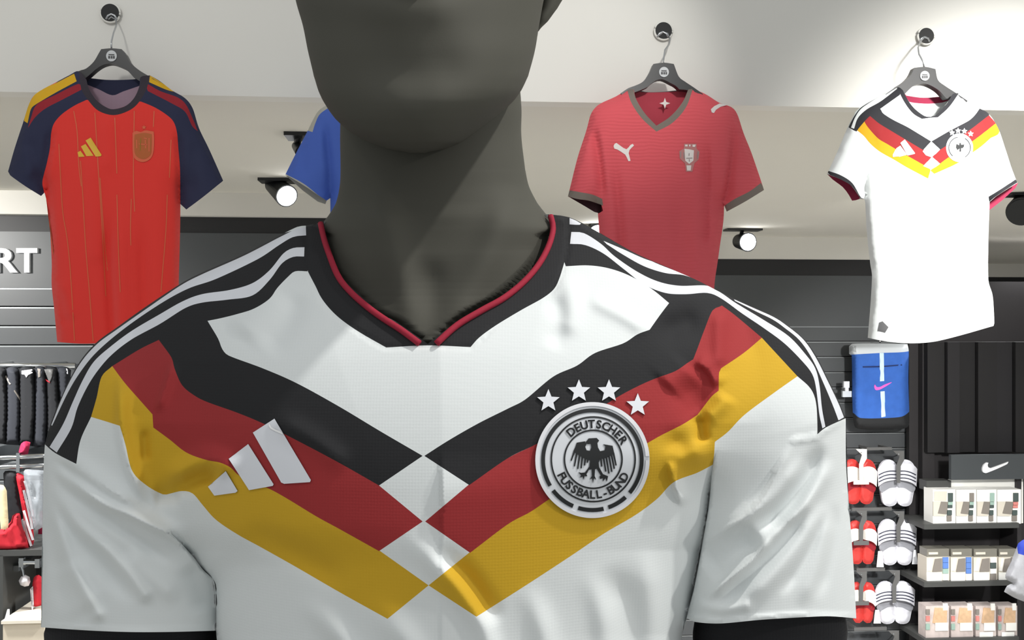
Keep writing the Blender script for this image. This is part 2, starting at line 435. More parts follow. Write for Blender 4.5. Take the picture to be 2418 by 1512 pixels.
def smin(a, b, p=3.):
    a = np.maximum(a, 1e-5); b = np.maximum(b, 1e-5); return (a**-p+b**-p)**(-1/p)
def A_fg0(P):
    x, y = P[:, 0], P[:, 1]
    H = sum(np.interp(y+o, [480, 540, 600, 680, 780, 900, 1080, 1300, 1512, 3000], [.0, .012, .035, .066, .096, .116, .128, .126, .119, .112]) for o in [q*np.clip((y-540)*.4, 0, 75) for q in np.linspace(-1, 1, 9)])/9
    W = np.interp(y, [500, 700, 850, 1000, 1150, 1300, 1500, 3000], [520, 700, 760, 780, 720, 620, 575, 575])
    At = H*np.sqrt(np.maximum(0, 1-((x-1040)/W)**2))
    k = ss(620, 1000, y)
    AL = .066*np.sqrt(np.maximum(0, 1-((x-306)/218)**2))*k; AR = .066*np.sqrt(np.maximum(0, 1-((x-1815)/214)**2))*k
    body = (At**4+AL**4+AR**4)**.25
    dl = segdist(P, SIL_L)[0]; dr = segdist(P, SIL_R)[0]; s = np.minimum(dl, dr)/MPX
    Ar = np.sqrt(.15*s)
    A = smin(body, Ar)
    for edge, y0, y1, arm, left in ((TL, 1235, 1345, AL, True), (TR, 1060, 1190, AR, False)):
        d, sd, _ = segdist(P, edge); inn = (sd < .8) if left else (sd > -.8)
        d = np.where(inn, d, 0); kk = ss(y0, y1, y); half = x < 1040 if left else x >= 1040
        tor = smin(At, .026+np.sqrt(.11*d/MPX), 4)
        ar = smin(arm, Ar)-.004
        A = np.where(half, A*(1-kk)+kk*np.where(inn, tor, ar), A)
    return A
def A_fg(P): return A_fg0(P)+FG_SCALE*FG_FOLDS(P)
# painted fields (later ones lie over earlier ones)
SL_L = curve('90,1040* 106,1050* 140,1076 180,1096 260,1160 344,1202 397,1261 430,1285 456,1314 480,1345 503,1368 510,1400* 510,1500* 80,1500*', 7)
SL_R = curve('1700,1040* 1683,1100 1672,1200 1655,1300 1640,1380 1625,1440 1612,1500* 2040,1500* 2040,980* 1997,985* 1950,1010 1930,1026 1877,1037* 1839,1105 1805,1169 1767,1217* 1720,1150*', 7)
TLo = np.vstack([TL[:33]+[-2.2, 1.2], TL[:33][::-1]]); TRo = np.vstack([TR[5:62]+[2.2, .4], TR[5:62][::-1]])
Y_L = curve('215,985* 245,994 283,1006* 296,1050 312,1112 345,1146 385,1168 402,1166 430,1160 455,1166 480,1195 510,1228 560,1262 620,1295 700,1340 800,1398 915,1462* 1012,1383* 895,1300* 600,1000* 265,865* 240,890 228,940', 7)
R_L = curve('265,865* 295,905 330,945 360,979* 362,1010* 400,1038 440,1069 485,1086 520,1093 545,1105 560,1120 590,1138 634,1154 678,1178 747,1220 800,1249 895,1302* 998,1232* 895,1147* 600,960* 420,780* 375,803* 330,825', 7)
B_L = curve('375,803* 405,845 412,870 430,910 460,935 490,950 560,975 620,1000 700,1040 800,1093 895,1147* 998,1077* 900,1020 800,960 700,905 620,870 540,840 525,825 515,800 490,758* 430,740*', 7)
Y_R = curve('1799,798* 1883,889* 1825,930 1758,980 1719,1020 1688,1044* 1686,1078 1683,1098* 1646,1117 1591,1139 1551,1179 1500,1217 1427,1260 1350,1312 1240,1384 1125,1457* 1012,1383* 1110,1304* 1500,1000*', 7)
R_R = curve('1706,712 1683,729 1663,778 1647,821 1637,849* 1624,857 1594,877 1548,894 1505,913 1455,940 1360,1000 1261,1052 1200,1082 1108,1144* 1004,1232* 1110,1306* 1200,1238 1253,1209 1302,1176 1400,1115 1530,1046 1560,1029 1613,1002 1647,980* 1680,937 1697,923* 1698,880 1703,870* 1756,834 1799,798* 1780,768* 1745,735 1715,716', 7)
B_R = curve('1002,1077* 1060,1040 1130,1000 1200,965 1240,944 1306,890 1362,864 1405,834 1472,811 1505,790 1534,779* 1558,745 1580,716* 1640,690* 1720,700* 1706,721 1683,733 1663,780 1647,823 1637,849* 1624,857 1594,877 1548,894 1505,913 1455,940 1360,1000 1261,1052 1200,1082 1108,1146*', 7)
P_L = curve('765,523* 722,537 640,560 560,595 480,640 370,700 300,745 200,825 130,930 95,1010 100,1035 106,1050* 130,1070 180,1096* 190,1040 215,985* 228,940 240,890 265,865* 330,825 375,803* 430,775 490,758* 520,752 560,742 600,729 636,706 655,680 680,654 697,641 726,641*', 7)
P_R = curve('1291,500* 1343,505 1400,530 1500,585 1650,645 1735,690 1800,722 1910,800 1990,940 2010,985 1997,988* 1950,1010 1930,1026* 1930,1000 1928,960 1922,933 1909,912 1883,889* 1799,798* 1736,745 1705,722* 1640,715 1580,716* 1538,682 1488,652 1438,634 1389,627 1336,629*', 7)
COL = curve('765,515* 722,530* 724,590 727,641* 733,653 745,676 759,704 782,733 811,759 854,788 912,821* 1010,816 1111,820* 1132,797 1172,768 1230,733 1282,704 1308,683 1320,660 1330,629* 1340,590 1343,505* 1291,500* 1302,544 1291,573 1268,619 1230,662 1184,700 1132,729 1074,764 1010,810* 941,764 900,741 860,706 819,668 790,631 770,576', 7)
# white stripes on the shoulder panels
def band(top, bot): return np.vstack([curve(top, 8, False), curve(bot, 8, False)[::-1]])
STR = (('pl', [('723,537 702,540 659,561 576,604 477,648 427,674 345,730 278,777 229,813 189,859 153,925 121,1004', '723,556 692,560 659,579 609,612 510,659 444,682 378,718 295,775 229,831 189,880 159,930 123,1006'),
                        ('719,584 692,586 669,599 636,639 596,669 543,685 477,695 431,712 378,742 312,781 262,818 222,854 196,897 173,947 149,1002 117,1056', '718,606 692,607 666,622 636,662 596,698 537,708 477,715 437,728 378,765 312,801 265,837 232,874 206,914 183,963 168,1012 134,1069')]),
                  ('pr', [('1349,548 1379,551 1419,576 1452,606 1505,642 1554,665 1604,675 1670,675 1703,692 1736,715 1802,755 1862,794 1902,837 1925,870 1935,910 1941,965 1949,1008', '1346,576 1382,579 1425,599 1472,635 1521,672 1571,692 1620,695 1670,692 1703,705 1753,741 1802,774 1852,811 1895,854 1918,884 1927,917 1935,980 1942,1012'),
                        ('1425,569 1472,589 1524,612 1571,626 1620,640 1653,659 1672,671', '1433,577 1472,602 1521,629 1571,645 1614,650 1653,664 1671,673'),
                        ('1733,707 1787,731 1825,748 1852,765 1896,801 1926,844 1952,895 1979,951 1993,986', '1736,711 1786,736 1825,755 1852,774 1888,804 1918,848 1944,904 1966,956 1980,993'),
                        ('1345,515 1360,521 1372,528', '1345,530 1360,531 1369,531')]))
STRP = [(band(a, b), '%s_stripe_%d' % (pk, i)) for pk, tops in STR for i, (a, b) in enumerate(tops)]
m_jw = cloth('jersey_white', (226, 230, 230), bump=.05, bscale=520)
m_jk = cloth('jersey_black', (38, 38, 40), bump=.08, bscale=520)
m_jr = cloth('jersey_red', (158, 50, 52), bump=.07, bscale=520)
m_jy = cloth('jersey_yellow', (208, 166, 42), bump=.07, bscale=520)
m_tape = cloth('stripe_tape', (222, 224, 230), bump=.03, rough=.6)
m_pipe = cloth('piping_red', (156, 38, 58), bump=.05)
JL = (-.03, YC, CZ-.66)
jersey = thing('football_jersey', 'large white football jersey with black, red and yellow chevrons worn by the grey mannequin', 'jersey', JL)
sh = Sheet(OUT, A_fg, YC, NF, 6, [(Y_L, 'yl'), (Y_R, 'yr'), (R_L, 'rl'), (R_R, 'rr'), (B_L, 'bl'), (B_R, 'br'), (SL_L, 'sl'), (SL_R, 'sr'), (TLo, 'sl'), (TRo, 'sr'), (P_L, 'pl'), (P_R, 'pr')]+STRP+[(COL, 'col')], coarse=(1570, 30))
front = sh.part('', 'front_panel', m_jw, jersey, label='white front panel')
for k, nm, m, lb in (('yl', 'chevron_band', m_jy, 'yellow band on the left of the picture'), ('yr', 'chevron_band', m_jy, 'yellow band on the right of the picture'), ('rl', 'chevron_band', m_jr, 'red band on the left of the picture'), ('rr', 'chevron_band', m_jr, 'red band on the right of the picture'), ('bl', 'chevron_band', m_jk, 'black band on the left of the picture'), ('br', 'chevron_band', m_jk, 'black band on the right of the picture')):
    BASE[front.name] = BASE[jersey.name]
    sh.part(k, nm, m, front, label=lb)
sh.part('sl', 'sleeve', m_jw, jersey, label='creased white sleeve on the left of the picture'); sh.part('sr', 'sleeve', m_jw, jersey, label='creased white sleeve on the right of the picture')
pL = sh.part('pl', 'shoulder_panel', m_jk, jersey, label='black shoulder panel'); pR = sh.part('pr', 'shoulder_panel', m_jk, jersey, label='black shoulder panel')
col = sh.part('col', 'collar', m_jk, jersey, label='black V neck collar')
BO = curve('765,523* 745,530 722,533 702,536 659,557 576,600 477,644 427,670 345,724 278,772 229,808 189,854 153,920 119,1003 106,1050* 103,1100 99,1300 97,1482* 300,1493 510,1490* 512,1512 520,1600 505,1900 490,2600 490,2950* 1610,2950* 1610,2600 1585,1900 1590,1650 1608,1512 1622,1460* 1800,1464 2022,1461* 2005,1200 1997,990* 1981,950 1954,894 1928,842 1897,799 1853,763 1825,746 1787,729 1735,706 1700,690 1600,642 1500,598 1400,541 1343,513 1291,506* 1200,530 1030,545 860,535', 14)
shb = Sheet(BO, lambda P: -.85*A_fg0(P)-.0005, YC, NF, 22, coarse=(1570, 60), flip=True)
shb.part('', 'back_panel', m_jw, jersey, label='plain white back panel')
for pk, pan in (('pl', pL), ('pr', pR)):
    BASE[pan.name] = BASE[jersey.name]
    for q, k in STRP:
        if k.startswith(pk): sh.part(k, 'stripe', m_tape, pan, big=True, label='white stripe')
# piping along the neck opening
BASE[col.name] = BASE[jersey.name]
for t in ('757,528 764,560 774,592 797,650 825,687 866,724 906,753 945,778 990,811', '1300,510 1306,540 1296,580 1272,625 1236,667 1190,704 1138,733 1080,768 1030,812'):
    q = curve(t, 9, False); P3 = lift(q, YC, NF, sh.A(q)+.0015)
    MB().tube(P3, .0021, 10).build('piping', m_pipe, col, smooth=True, label='dark red piping')
# maker's mark: three slanted bars
m_print = mat('print_white', (226, 228, 234), rough=.45); m_ink = mat('print_black', (26, 28, 30), rough=.55)
for t in ('597,1022* 648,989* 734,1134* 732,1139* 671,1143* 664,1140*', '540,1084* 586,1049* 646,1144* 644,1148* 588,1158*', '491,1150* 533,1113* 561,1160* 556,1164* 506,1171*'):
    sh.decal(curve(t, 6), .0011, 'logo_bar', m_print, front, 7, label='white slanted bar of the chest logo')
sh.decal(curve('637,1001 640,1008 652,1015 664,1020 669,1027 664,1025 650,1019 638,1012 634,1004', 3), .0016, 'logo_highlight', mat('highlight_white', (250, 250, 250), rough=.2), front, 4, label='painted highlight on the tallest bar')  # white sliver painted as the glint along a crease
# crest
m_badge = mat('badge_silver', (214, 217, 222), rough=.5); m_rim = mat('badge_rim', (226, 226, 230), rough=.45)
CX, CYY = 1399, 1087
crest = sh.decal(ell(CX, CYY, 135, 137, 90), .0016, 'crest', m_badge, jersey, 8, label='round silver badge with black eagle')
BASE[crest.name] = BASE[jersey.name]
sh.decal(arc_band(CX, CYY, 126, 135, 0, 360, 1.015, 90), .0024, 'crest_rim', m_rim, crest, 5)
for a0, a1 in ((143, 398), (101.5, 119), (122.5, 140), (77, 98.5)):
    pass
for a0, a1 in ((149, 401), (113, 142.5), (77, 106.5), (48, 71)):
    if a0 == 149: sh.decal(arc_band(CX, CYY, 112, 121, a0, a1, 1.01, 80), .0022, 'crest_ring', m_ink, crest, 5)
    else: sh.decal(arc_band(CX, CYY, 112, 121.5, a0, a1, 1.01, 14), .0022, 'crest_ring_segment', m_ink, crest, 5)
for r in (99, 68): sh.decal(arc_band(CX+2, CYY-2, r-1.8, r+1.8, 0, 359.9, 1.01, 70), .0021, 'crest_ring', m_ink, crest, 4)
def arc_text(txt, cx, cy, r, a0, a1, size, up):
    n = len(txt)
    for i, ch in enumerate(txt):
        a = math.radians(a0+(a1-a0)*i/(n-1)); V, Fs = glyph(ch, .03)
        if not len(V): continue
        yc = .345
        ra = np.array([math.cos(a), math.sin(a)]); ta = np.array([-math.sin(a), math.cos(a)])
        if not up: ra, ta = -ra, -ta
        base = np.array([cx, cy])+np.array([math.cos(a), math.sin(a)])*r
        Q = base+np.outer(V[:, 0]*size, ta)+np.outer((V[:, 1]-yc)*size, ra)
        V3 = lift(Q, YC, NF, sh.A(Q)+.0023)
        mk('crest_letter', V3, [f for f in Fs], m_ink, crest, N=np.tile(vnormals(sh.V, sh.T)[np.argmin(((sh.P-[cx, cy])**2).sum(1))], (len(V3), 1)))
arc_text('DEUTSCHER', CX+2, CYY-2, 83.5, -129, -33, 27, True)
arc_text('FUSSBALL-BUND', CX+2, CYY-2, 83.5, 153, 30, 27, False)
ec = lambda t: crop(t, 1200, 860, 3.78)
eag = []
eag.append(('crest_eagle', ec('700,688 718,664 790,660 812,683 796,704 802,745 820,778 862,770 868,735 850,716 932,730 940,765 948,800 880,838 820,850 808,880 812,920 850,990 830,1000 790,935 775,940 772,1000 785,1030 765,1020 758,1058 750,1020 730,1030 748,1000 745,940 720,945 690,1000 672,985 725,915 730,860 690,850 640,820 580,780 598,745 612,702 685,690 702,708 688,740 700,770 730,775 742,745 738,712 712,715 684,702')))
for a, b in (('590,785', '563,862'), ('612,800', '592,912'), ('638,815', '622,936'), ('662,830', '652,930'), ('688,845', '682,905'), ('712,850', '706,880'),
             ('828,845', '836,915'), ('852,838', '872,960'), ('876,830', '900,978'), ('900,820', '926,962'), ('922,808', '948,935'), ('940,795', '964,905')):
    eag.append(('crest_feather', stroke([ec(a)[0], ec(b)[0]], [4.2, 3.0])))
for t in ('630,965 650,972 690,968 706,1000 690,1004 684,990 676,1030 664,1005 640,1015 652,995', '815,1005 850,985 892,1002 882,1048 868,1018 848,1048 846,1018 822,1028'):
    eag.append(('crest_claw', ec(t)))
for nm, p in eag: sh.decal(p, .0022, nm, m_ink, crest, 4)
for t in ((1295, 947), (1367, 924), (1438, 924), (1506, 957)):
    sh.decal(star(*t, 28, .44), .0014, 'star', m_print, jersey, 6, label='white five-pointed star above the crest')
# ---- the mannequin itself
m_man = mat('mannequin_grey', (80, 79, 72), rough=.75, spec=.2, bump=.02, bscale=900)
m_sleeve = cloth('base_layer_black', (33, 33, 36))
mann = thing('mannequin', 'grey faceless mannequin with black base layer under the large white jersey', 'mannequin', (-.04, YC, DZ))
NECK_FOLD = folds_fn('''
r 7 38 b | 880,430 925,580 965,720 985,800
r 6 40 b | 1215,430 1165,580 1095,710 1045,800
r -2.5 30 s | 1022,600 1018,700 1016,800
''')
HOLE = curve('752,515* 752,-300* 1300,-300* 1300,500* 1302,544 1291,573 1268,619 1230,662 1184,700 1132,729 1074,764 1010,812* 941,764 900,741 860,706 819,668 790,631 770,576', 10)
def loft(rows, step, seg, expo=1., extra=None, clamp=None):
    rows = np.array(rows, float); ys = rows[:, 0]; yy = np.unique(np.r_[np.arange(ys[0], ys[-1], step), ys])
    V = []; n = len(yy)
    for y in yy:
        xl, xr, yc, hf, hb = [np.interp(y, ys, rows[:, k]) for k in range(1, 6)]
        a = np.arange(seg)*2*math.pi/seg; c, s_ = np.cos(a), np.sin(a)
        cc = np.sign(c)*np.abs(c)**expo; sn = np.sign(s_)*np.abs(s_)**expo
        P = np.stack([(xl+xr)/2+cc*(xr-xl)/2, np.full(seg, y)], 1); A = np.where(sn > 0, sn*hf, sn*hb)
        if extra is not None: A = A+np.where(sn > 0, extra(P)*np.clip(sn*2, 0, 1), 0)
        if clamp is not None: A = clamp(P, A, sn)
        V.append(lift(P, yc, NF, A))
    Fs = []
    for i in range(n-1):
        for j in range(seg): Fs.append((i*seg+j, (i+1)*seg+j, (i+1)*seg+(j+1) % seg, i*seg+(j+1) % seg))
    Fs += [list(range(seg)), [(n-1)*seg+j for j in range(seg)][::-1]]
    return np.vstack(V), [tuple(f)[::-1] for f in Fs]
def smooth_rows(rows, n=60):
    rows = np.array(rows, float); out = []
    for i in range(len(rows)-1):
        p0, p1, p2, p3 = rows[max(i-1, 0)], rows[i], rows[i+1], rows[min(i+2, len(rows)-1)]
        for j in range(6):
            t = j/6; q = .5*((2*p1)+(-p0+p2)*t+(2*p0-5*p1+4*p2-p3)*t*t+(-p0+3*p1-3*p2+p3)*t**3); q[0] = p1[0]+(p2[0]-p1[0])*t; out.append(q)
    out.append(rows[-1]); return np.array(out)
FACE = folds_fn('''
r 26 60 b | 985,-230 975,-120 965,-20
r 7 60 n | 900,10 960,20 1020,10
r -6 50 b | 820,-160 890,-170
r -6 50 b | 1090,-170 1150,-165
r 3 90 n | 930,270 985,290 1030,275
r -4 60 n | 920,160 980,175 1040,160
''')
HB = MB()
v, f = loft(smooth_rows([(-404, 965, 1025, .70, .012, .012), (-392, 850, 1140, .70, .05, .05), (-345, 750, 1248, .70, .085, .09), (-250, 692, 1302, .695, .10, .105), (-150, 682, 1310, .69, .106, .11), (-50, 690, 1298, .685, .106, .105), (0, 698, 1284, .68, .105, .098), (60, 715, 1273, .677, .104, .09), (120, 727, 1263, .674, .104, .08), (180, 741, 1247, .671, .102, .07), (215, 752, 1230, .668, .099, .062), (245, 767, 1206, .666, .095, .055), (281, 792, 1164, .664, .087, .05), (310, 825, 1126, .662, .077, .045), (335, 868, 1092, .66, .064, .04), (352, 915, 1050, .658, .048, .03), (361, 965, 1005, .656, .03, .02)]), 30, 72, .92, FACE)
HB.add(v, f)
PIPE = curve('752,515 770,576 790,631 819,668 860,706 900,741 941,764 1010,812 1074,764 1132,729 1184,700 1230,662 1268,619 1291,573 1302,544 1296,500', 10, False)
def nclamp(P, A, sn):
    d = segdist(P, PIPE)[0]*np.where(inside(P, HOLE), 1, -1)
    lim = A_fg0(P)-.004+np.where(d > 0, d*.0008, np.maximum(d*.0002, -.006))
    k = ss(490, 560, P[:, 1])
    return np.where(sn > 0, np.minimum(A, np.where(d > 0, lim+(1-k)*.1, lim+(1-k)*.012)), A)
v, f = loft(smooth_rows([(120, 822, 1220, .715, .05, .06), (250, 806, 1231, .715, .052, .065), (320, 803, 1231, .715, .053, .065), (400, 804, 1240, .715, .055, .066), (440, 802, 1249, .715, .056, .068), (480, 793, 1269, .715, .058, .07), (510, 775, 1293, .715, .061, .07), (540, 752, 1322, .716, .063, .07), (600, 742, 1324, .717, .066, .07), (700, 690, 1385, .72, .072, .08), (800, 650, 1420, .72, .090, .09), (900, 650, 1420, .72, .10, .09)]), 6, 160, 1., NECK_FOLD, nclamp)
HB.add(v, f)
# ear on the right of the picture
v, f = loft(smooth_rows([(-150, 1300, 1320, .70, .004, .004), (-130, 1288, 1352, .70, .01, .012), (-70, 1280, 1362, .70, .014, .014), (-20, 1276, 1340, .70, .015, .014), (20, 1270, 1316, .697, .013, .012), (50, 1262, 1294, .694, .01, .01), (74, 1262, 1272, .692, .003, .004)]), 8, 24)
HB.add(v, f)
HB.build('head_and_neck', m_man, mann, smooth=True, label='smooth grey head and neck')
for nm, rows in (('left of the picture', [(1000, 185, 450, .705, .028, .05), (1200, 138, 480, .705, .040, .055), (1400, 128, 492, .705, .043, .056), (1488, 106, 510, .705, .043, .052), (1512, 104, 512, .705, .043, .056), (1700, 108, 500, .70, .043, .052), (2000, 120, 470, .69, .045, .048), (2600, 150, 400, .66, .034, .036), (2850, 170, 370, .65, .026, .03), (3000, 150, 380, .645, .018, .03), (3150, 170, 380, .64, .015, .03), (3300, 230, 350, .635, .012, .02)]),
                 ('right of the picture', [(1000, 1670, 1920, .705, .028, .05), (1200, 1660, 1962, .705, .040, .055), (1400, 1652, 1982, .705, .043, .056), (1480, 1638, 2000, .705, .043, .052), (1512, 1636, 2000, .705, .043, .056), (1700, 1640, 1990, .70, .043, .052), (2000, 1660, 1980, .69, .045, .048), (2600, 1720, 1950, .66, .034, .036), (2850, 1750, 1930, .65, .026, .03), (3000, 1740, 1950, .645, .018, .03), (3150, 1740, 1930, .64, .015, .03), (3300, 1770, 1890, .635, .012, .02)])):
    v, f = loft(smooth_rows(rows), 60, 32); mk('arm', v, f, m_sleeve, mann, smooth=True, label='black sleeved arm on the '+nm)
for sx in (-1, 1):
    b = MB(); Z = np.array([0, 0, DZ]); P = [np.array(q)+Z for q in [(sx*.095-.04, YC, .98), (sx*.1-.04, YC, .75), (sx*.1-.04, YC-.01, .5), (sx*.1-.04, YC+.01, .3), (sx*.1-.04, YC+.02, .09)]]
    b.tube(P, [.09, .085, .062, .058, .042], 20); b.tube([np.array(q)+Z for q in [(sx*.1-.04, YC+.05, .06), (sx*.1-.04, YC-.03, .058), (sx*.1-.04, YC-.14, .045), (sx*.1-.04, YC-.19, .04)]], [.03, .042, .038, .02], 14)
    b.build('leg', m_sleeve, mann, smooth=True)
b = MB(); b.cyl((-.04, YC, DZ), (-.04, YC, DZ+.018), .26, .25, 48); b.build('base_plate', m_chrome, mann)
pt = thing('display_plinth', 'tall white display plinth under the mannequin, out of the picture', 'plinth', (-.04, YC, 0))
MB().box(-.46, .38, YC-.35, YC+.42, 0, DZ-.03).build('body', m_white, pt); MB().box(-.48, .40, YC-.37, YC+.44, DZ-.03, DZ).build('top_board', m_white, pt)
# ================================================================== jerseys hung on the fascia
WJ = 2.60; MJ = F/WJ
m_hang = mat('hanger_black', (34, 34, 36), rough=.35, spec=.5); m_hole = mat('socket_black', (22, 22, 22), rough=.6)
m_badge2 = mat('hanger_badge', (196, 198, 200), rough=.4); m_badge3 = mat('hanger_badge_print', (70, 70, 72), rough=.5)
m_steel = mat('hook_steel', (186, 188, 190), rough=.3, metal=.8)
def A_hung(lines, thick, R_px, folds):
    fo = folds_fn(folds)
    def base(P):
        s = np.full(len(P), 1e9)
        for l in lines: s = np.minimum(s, segdist(P, l)[0])
        q = np.clip(s/R_px, 0, 1); return thick*np.sqrt(np.maximum(0, 1-(1-q)**2))
    return (lambda P: base(P)+1.6*fo(P)*np.clip(base(P)/thick*1.5, 0, 1)), base
def hung_jersey(name, label, sil, front, back, thick, R_px, folds, paints, mats, extra_back, bmat, loc_px, spacing=7., w=WJ):
    """sil: open silhouette lines; front/back: closed outlines; returns root, front sheet and parts"""
    A, base = A_hung(sil, thick, R_px, folds)
    b = lift(loc_px, w)[0]; root = thing(name, label, 'jersey', b)
    s = Sheet(front, A, w, NS, spacing, paints)
    parts = {}
    for k, (nm, m, lb) in mats.items(): parts[k] = s.part(k, nm, m, root, label=lb)
    for p in parts.values():
        if p: BASE[p.name] = BASE[root.name]
    sb = Sheet(back, lambda P: -.6*base(P)-.0004, w, NS, 12, extra_back[0] if extra_back else ())
    sb.T = sb.T; sb.part('', 'back_panel', bmat, root, label='inside of the back')
    if extra_back:
        for k, (nm, m, lb) in extra_back[1].items(): sb.part(k, nm, m, root, label=lb)
    return root, s, parts
def hanger(label, top, body, arch, badge, br, hook, w=WJ, tone=None):
    b = lift(badge, w)[0]; root = thing('clothes_hanger', label, 'hanger', b, 'black hangers on the fascia')
    mb = MB(); mb.prism(body, w-.012, .022); h = mb.build('hanger_body', tone or m_hang, root)
    mb = MB(); mb.prism(ell(badge[0], badge[1], br, br*1.05, 28), w-.0145, .003); bd = mb.build('badge', m_badge2, root, label='round silver badge')
    BASE[bd.name] = BASE[root.name]
    mb = MB()
    for t in ((-.55, -.35, .55, -.12), (-.6, 0, -.25, .5), (-.12, 0, .2, .5), (.3, 0, .62, .5)):
        mb.pbox(badge[0]+t[0]*br, badge[0]+t[2]*br, badge[1]+t[1]*br, badge[1]+t[3]*br, w-.0152, .001)
    mb.build('badge_print', m_badge3, bd)
    P = [lift(p, w-.001+d)[0] for p, d in hook]
    mb = MB(); mb.tube(P, .0022, 8); mb.build('hook', m_steel, root, smooth=True, label='thin steel hook')
    return root
def socket(label, c, r):
    b = lift(c, WF)[0]; root = thing('wall_hook', label, 'wall hook', b, 'round black hooks on the fascia')
    mb = MB(); p = lift(c, WF-.001)[0]; rr = r/F*WF; mb.cyl(p-NS*.012, p+NS*.0, rr, rr, 32); mb.build('socket', m_hole, root, smooth=False)
    mb = MB(); mb.tube([p+ES*math.cos(a)*rr*1.05+np.array([0, 0, math.sin(a)*rr*1.05])-NS*.008 for a in np.linspace(0, 2*math.pi, 33)], .0035, 8); mb.build('rim', m_white, root, smooth=True, label='white rim')
    mb = MB(); mb.tube([lift((c[0]+dx, c[1]+dy), WF-.014)[0] for dx, dy in ((-r*.62, r*.62), (-r*.4, r*.2), (0, r*.02), (r*.4, r*.2), (r*.62, r*.62))], .003, 8)
    mb.build('hook_arm', m_steel, root, smooth=True, label='bent steel arm')
    return root
socket('round black wall hook above the red and navy jersey', (263, 33), 20)
socket('round black wall hook above the dark red jersey with the grey V collar', (1565, 75), 20)
socket('round black wall hook above the hung white jersey', (2183, 87), 19)
c_navy = cloth('navy_cloth', (44, 47, 72), bscale=300); c_red = cloth('scarlet_cloth', (226, 56, 48), bscale=300, sheen=.2); c_dred = cloth('dark_red_cloth', (150, 38, 48), bscale=300)
c_yel = cloth('gold_cloth', (216, 168, 32), bscale=300); c_lil = cloth('lilac_lining', (168, 142, 158), bscale=300); c_brown = cloth('collar_charcoal', (56, 50, 58), bscale=300)
m_or = mat('orange_print', (214, 96, 60), rough=.5); m_or2 = mat('orange_badge', (176, 88, 30), rough=.5); m_gold = mat('gold_print', (222, 178, 54), rough=.5); m_dgold = mat('gold_shade', (150, 110, 20), rough=.6)
# --- red jersey with navy sleeves
L1 = '186,168 163,178 131,195 99,212 79,227 67,250 55,288 35,349 19,405'; Lb = '105,455 109,470 116,513 122,615 122,673 128,731 135,808'
R1 = '354,178 378,192 407,214 437,232 455,256 470,303 495,355 527,427'; Rb = '426,480 425,556 422,673 420,810'
neck_in = '332,182 329,204 317,231 297,250 268,258 250,253 227,236 210,210 204,188'
sil = [curve(L1, 12, False), curve('109,440 116,513 122,615 122,673 128,731 135,808', 12, False), curve(R1, 12, False), curve('426,440 425,556 422,673 420,810', 12, False)]
fr = curve(L1+'* 24,414 60,440 97,463* '+Lb+'* 204,812 300,806 420,806* '+'422,673 425,556 426,482* 440,495* 480,465 527,427* 495,355 470,303 455,256 437,232 407,214 378,192 354,178* '+neck_in+'*', 6)
bk = curve(L1+'* 24,414 60,440 97,463* '+Lb+'* 204,808 300,803 420,803* '+'422,673 425,556 426,482* 440,495* 480,465 527,427* 495,355 470,303 455,256 437,232 407,214 378,192 354,178* 330,186 262,189 207,184*', 9)
nav = curve('186,150* 10,300* 10,420* 60,442 97,466* 104,455 100,430 111,384 118,349 121,314 128,291 146,270 175,250 204,236* 333,240* 364,253 393,271 410,288 418,314 421,349 425,400 426,484* 440,500* 540,430* 460,200* 354,150*', 6)
dl = curve('186,198 131,224 87,247 73,279 66,302* 84,276 108,256 146,236 192,212*', 5); dr = curve('346,198 378,215 419,230 439,247 455,280 467,310* 454,298 437,264 407,245 349,215*', 5)
yl = curve('175,174* 181,192* 131,219 84,247 73,258 65,291* 57,286 63,262 73,237 93,213 131,197*', 5); yr = curve('354,178* 352,194* 393,212 417,218* 384,197*', 5)
co = curve('186,165* 192,210 210,239 233,262 268,272 303,262 326,244 346,210 354,175* 332,176* 329,204 317,230 297,250 268,258 250,253 227,236 210,210 204,180*', 5)
r, s, p = hung_jersey('football_jersey', 'red football jersey with navy sleeves and yellow shoulder stripes hung at the left', sil, fr, bk, .045, 70, '''
l -9 16 b | 104,455 112,384 122,330 132,295
s -9 16 b | 425,470 420,349 414,300
r -9 12 s | 262,480 256,600 262,720 268,830
r 7 20 s | 282,470 285,600 290,830
r -7 14 s | 335,500 338,650 345,830
r 5 20 s | 210,330 220,450 226,600
r 5 22 b | 135,660 150,700 165,760
r -5 14 b | 128,670 145,720 155,780
r -4 14 b | 70,320 85,380 90,440
r 4 16 b | 55,340 62,390 70,430
r -4 14 b | 455,330 455,400 450,470
r 4 18 b | 250,262 256,330 252,420
''', [(nav, 'navy'), (dl, 'dl'), (dr, 'dr'), (yl, 'yl'), (yr, 'yr'), (co, 'col')],
 {'': ('front_panel', c_red, 'red front panel'), 'navy': ('sleeve', c_navy, 'navy sleeves and shoulders'), 'dl': ('shoulder_stripe', c_dred, 'dark red stripe'), 'dr': ('shoulder_stripe', c_dred, 'dark red stripe'), 'yl': ('shoulder_stripe', c_yel, 'yellow stripe'), 'yr': ('shoulder_stripe', c_yel, 'yellow stripe'), 'col': ('collar', c_brown, 'dark round collar')},
 ([(curve('204,180* 262,186 332,180* 329,203* 291,216 265,225 233,211 206,200*', 6), 'bc')], {'bc': ('back_collar', c_navy, 'navy inside of the back collar')}), c_lil, (270, 805))
fp = p['']
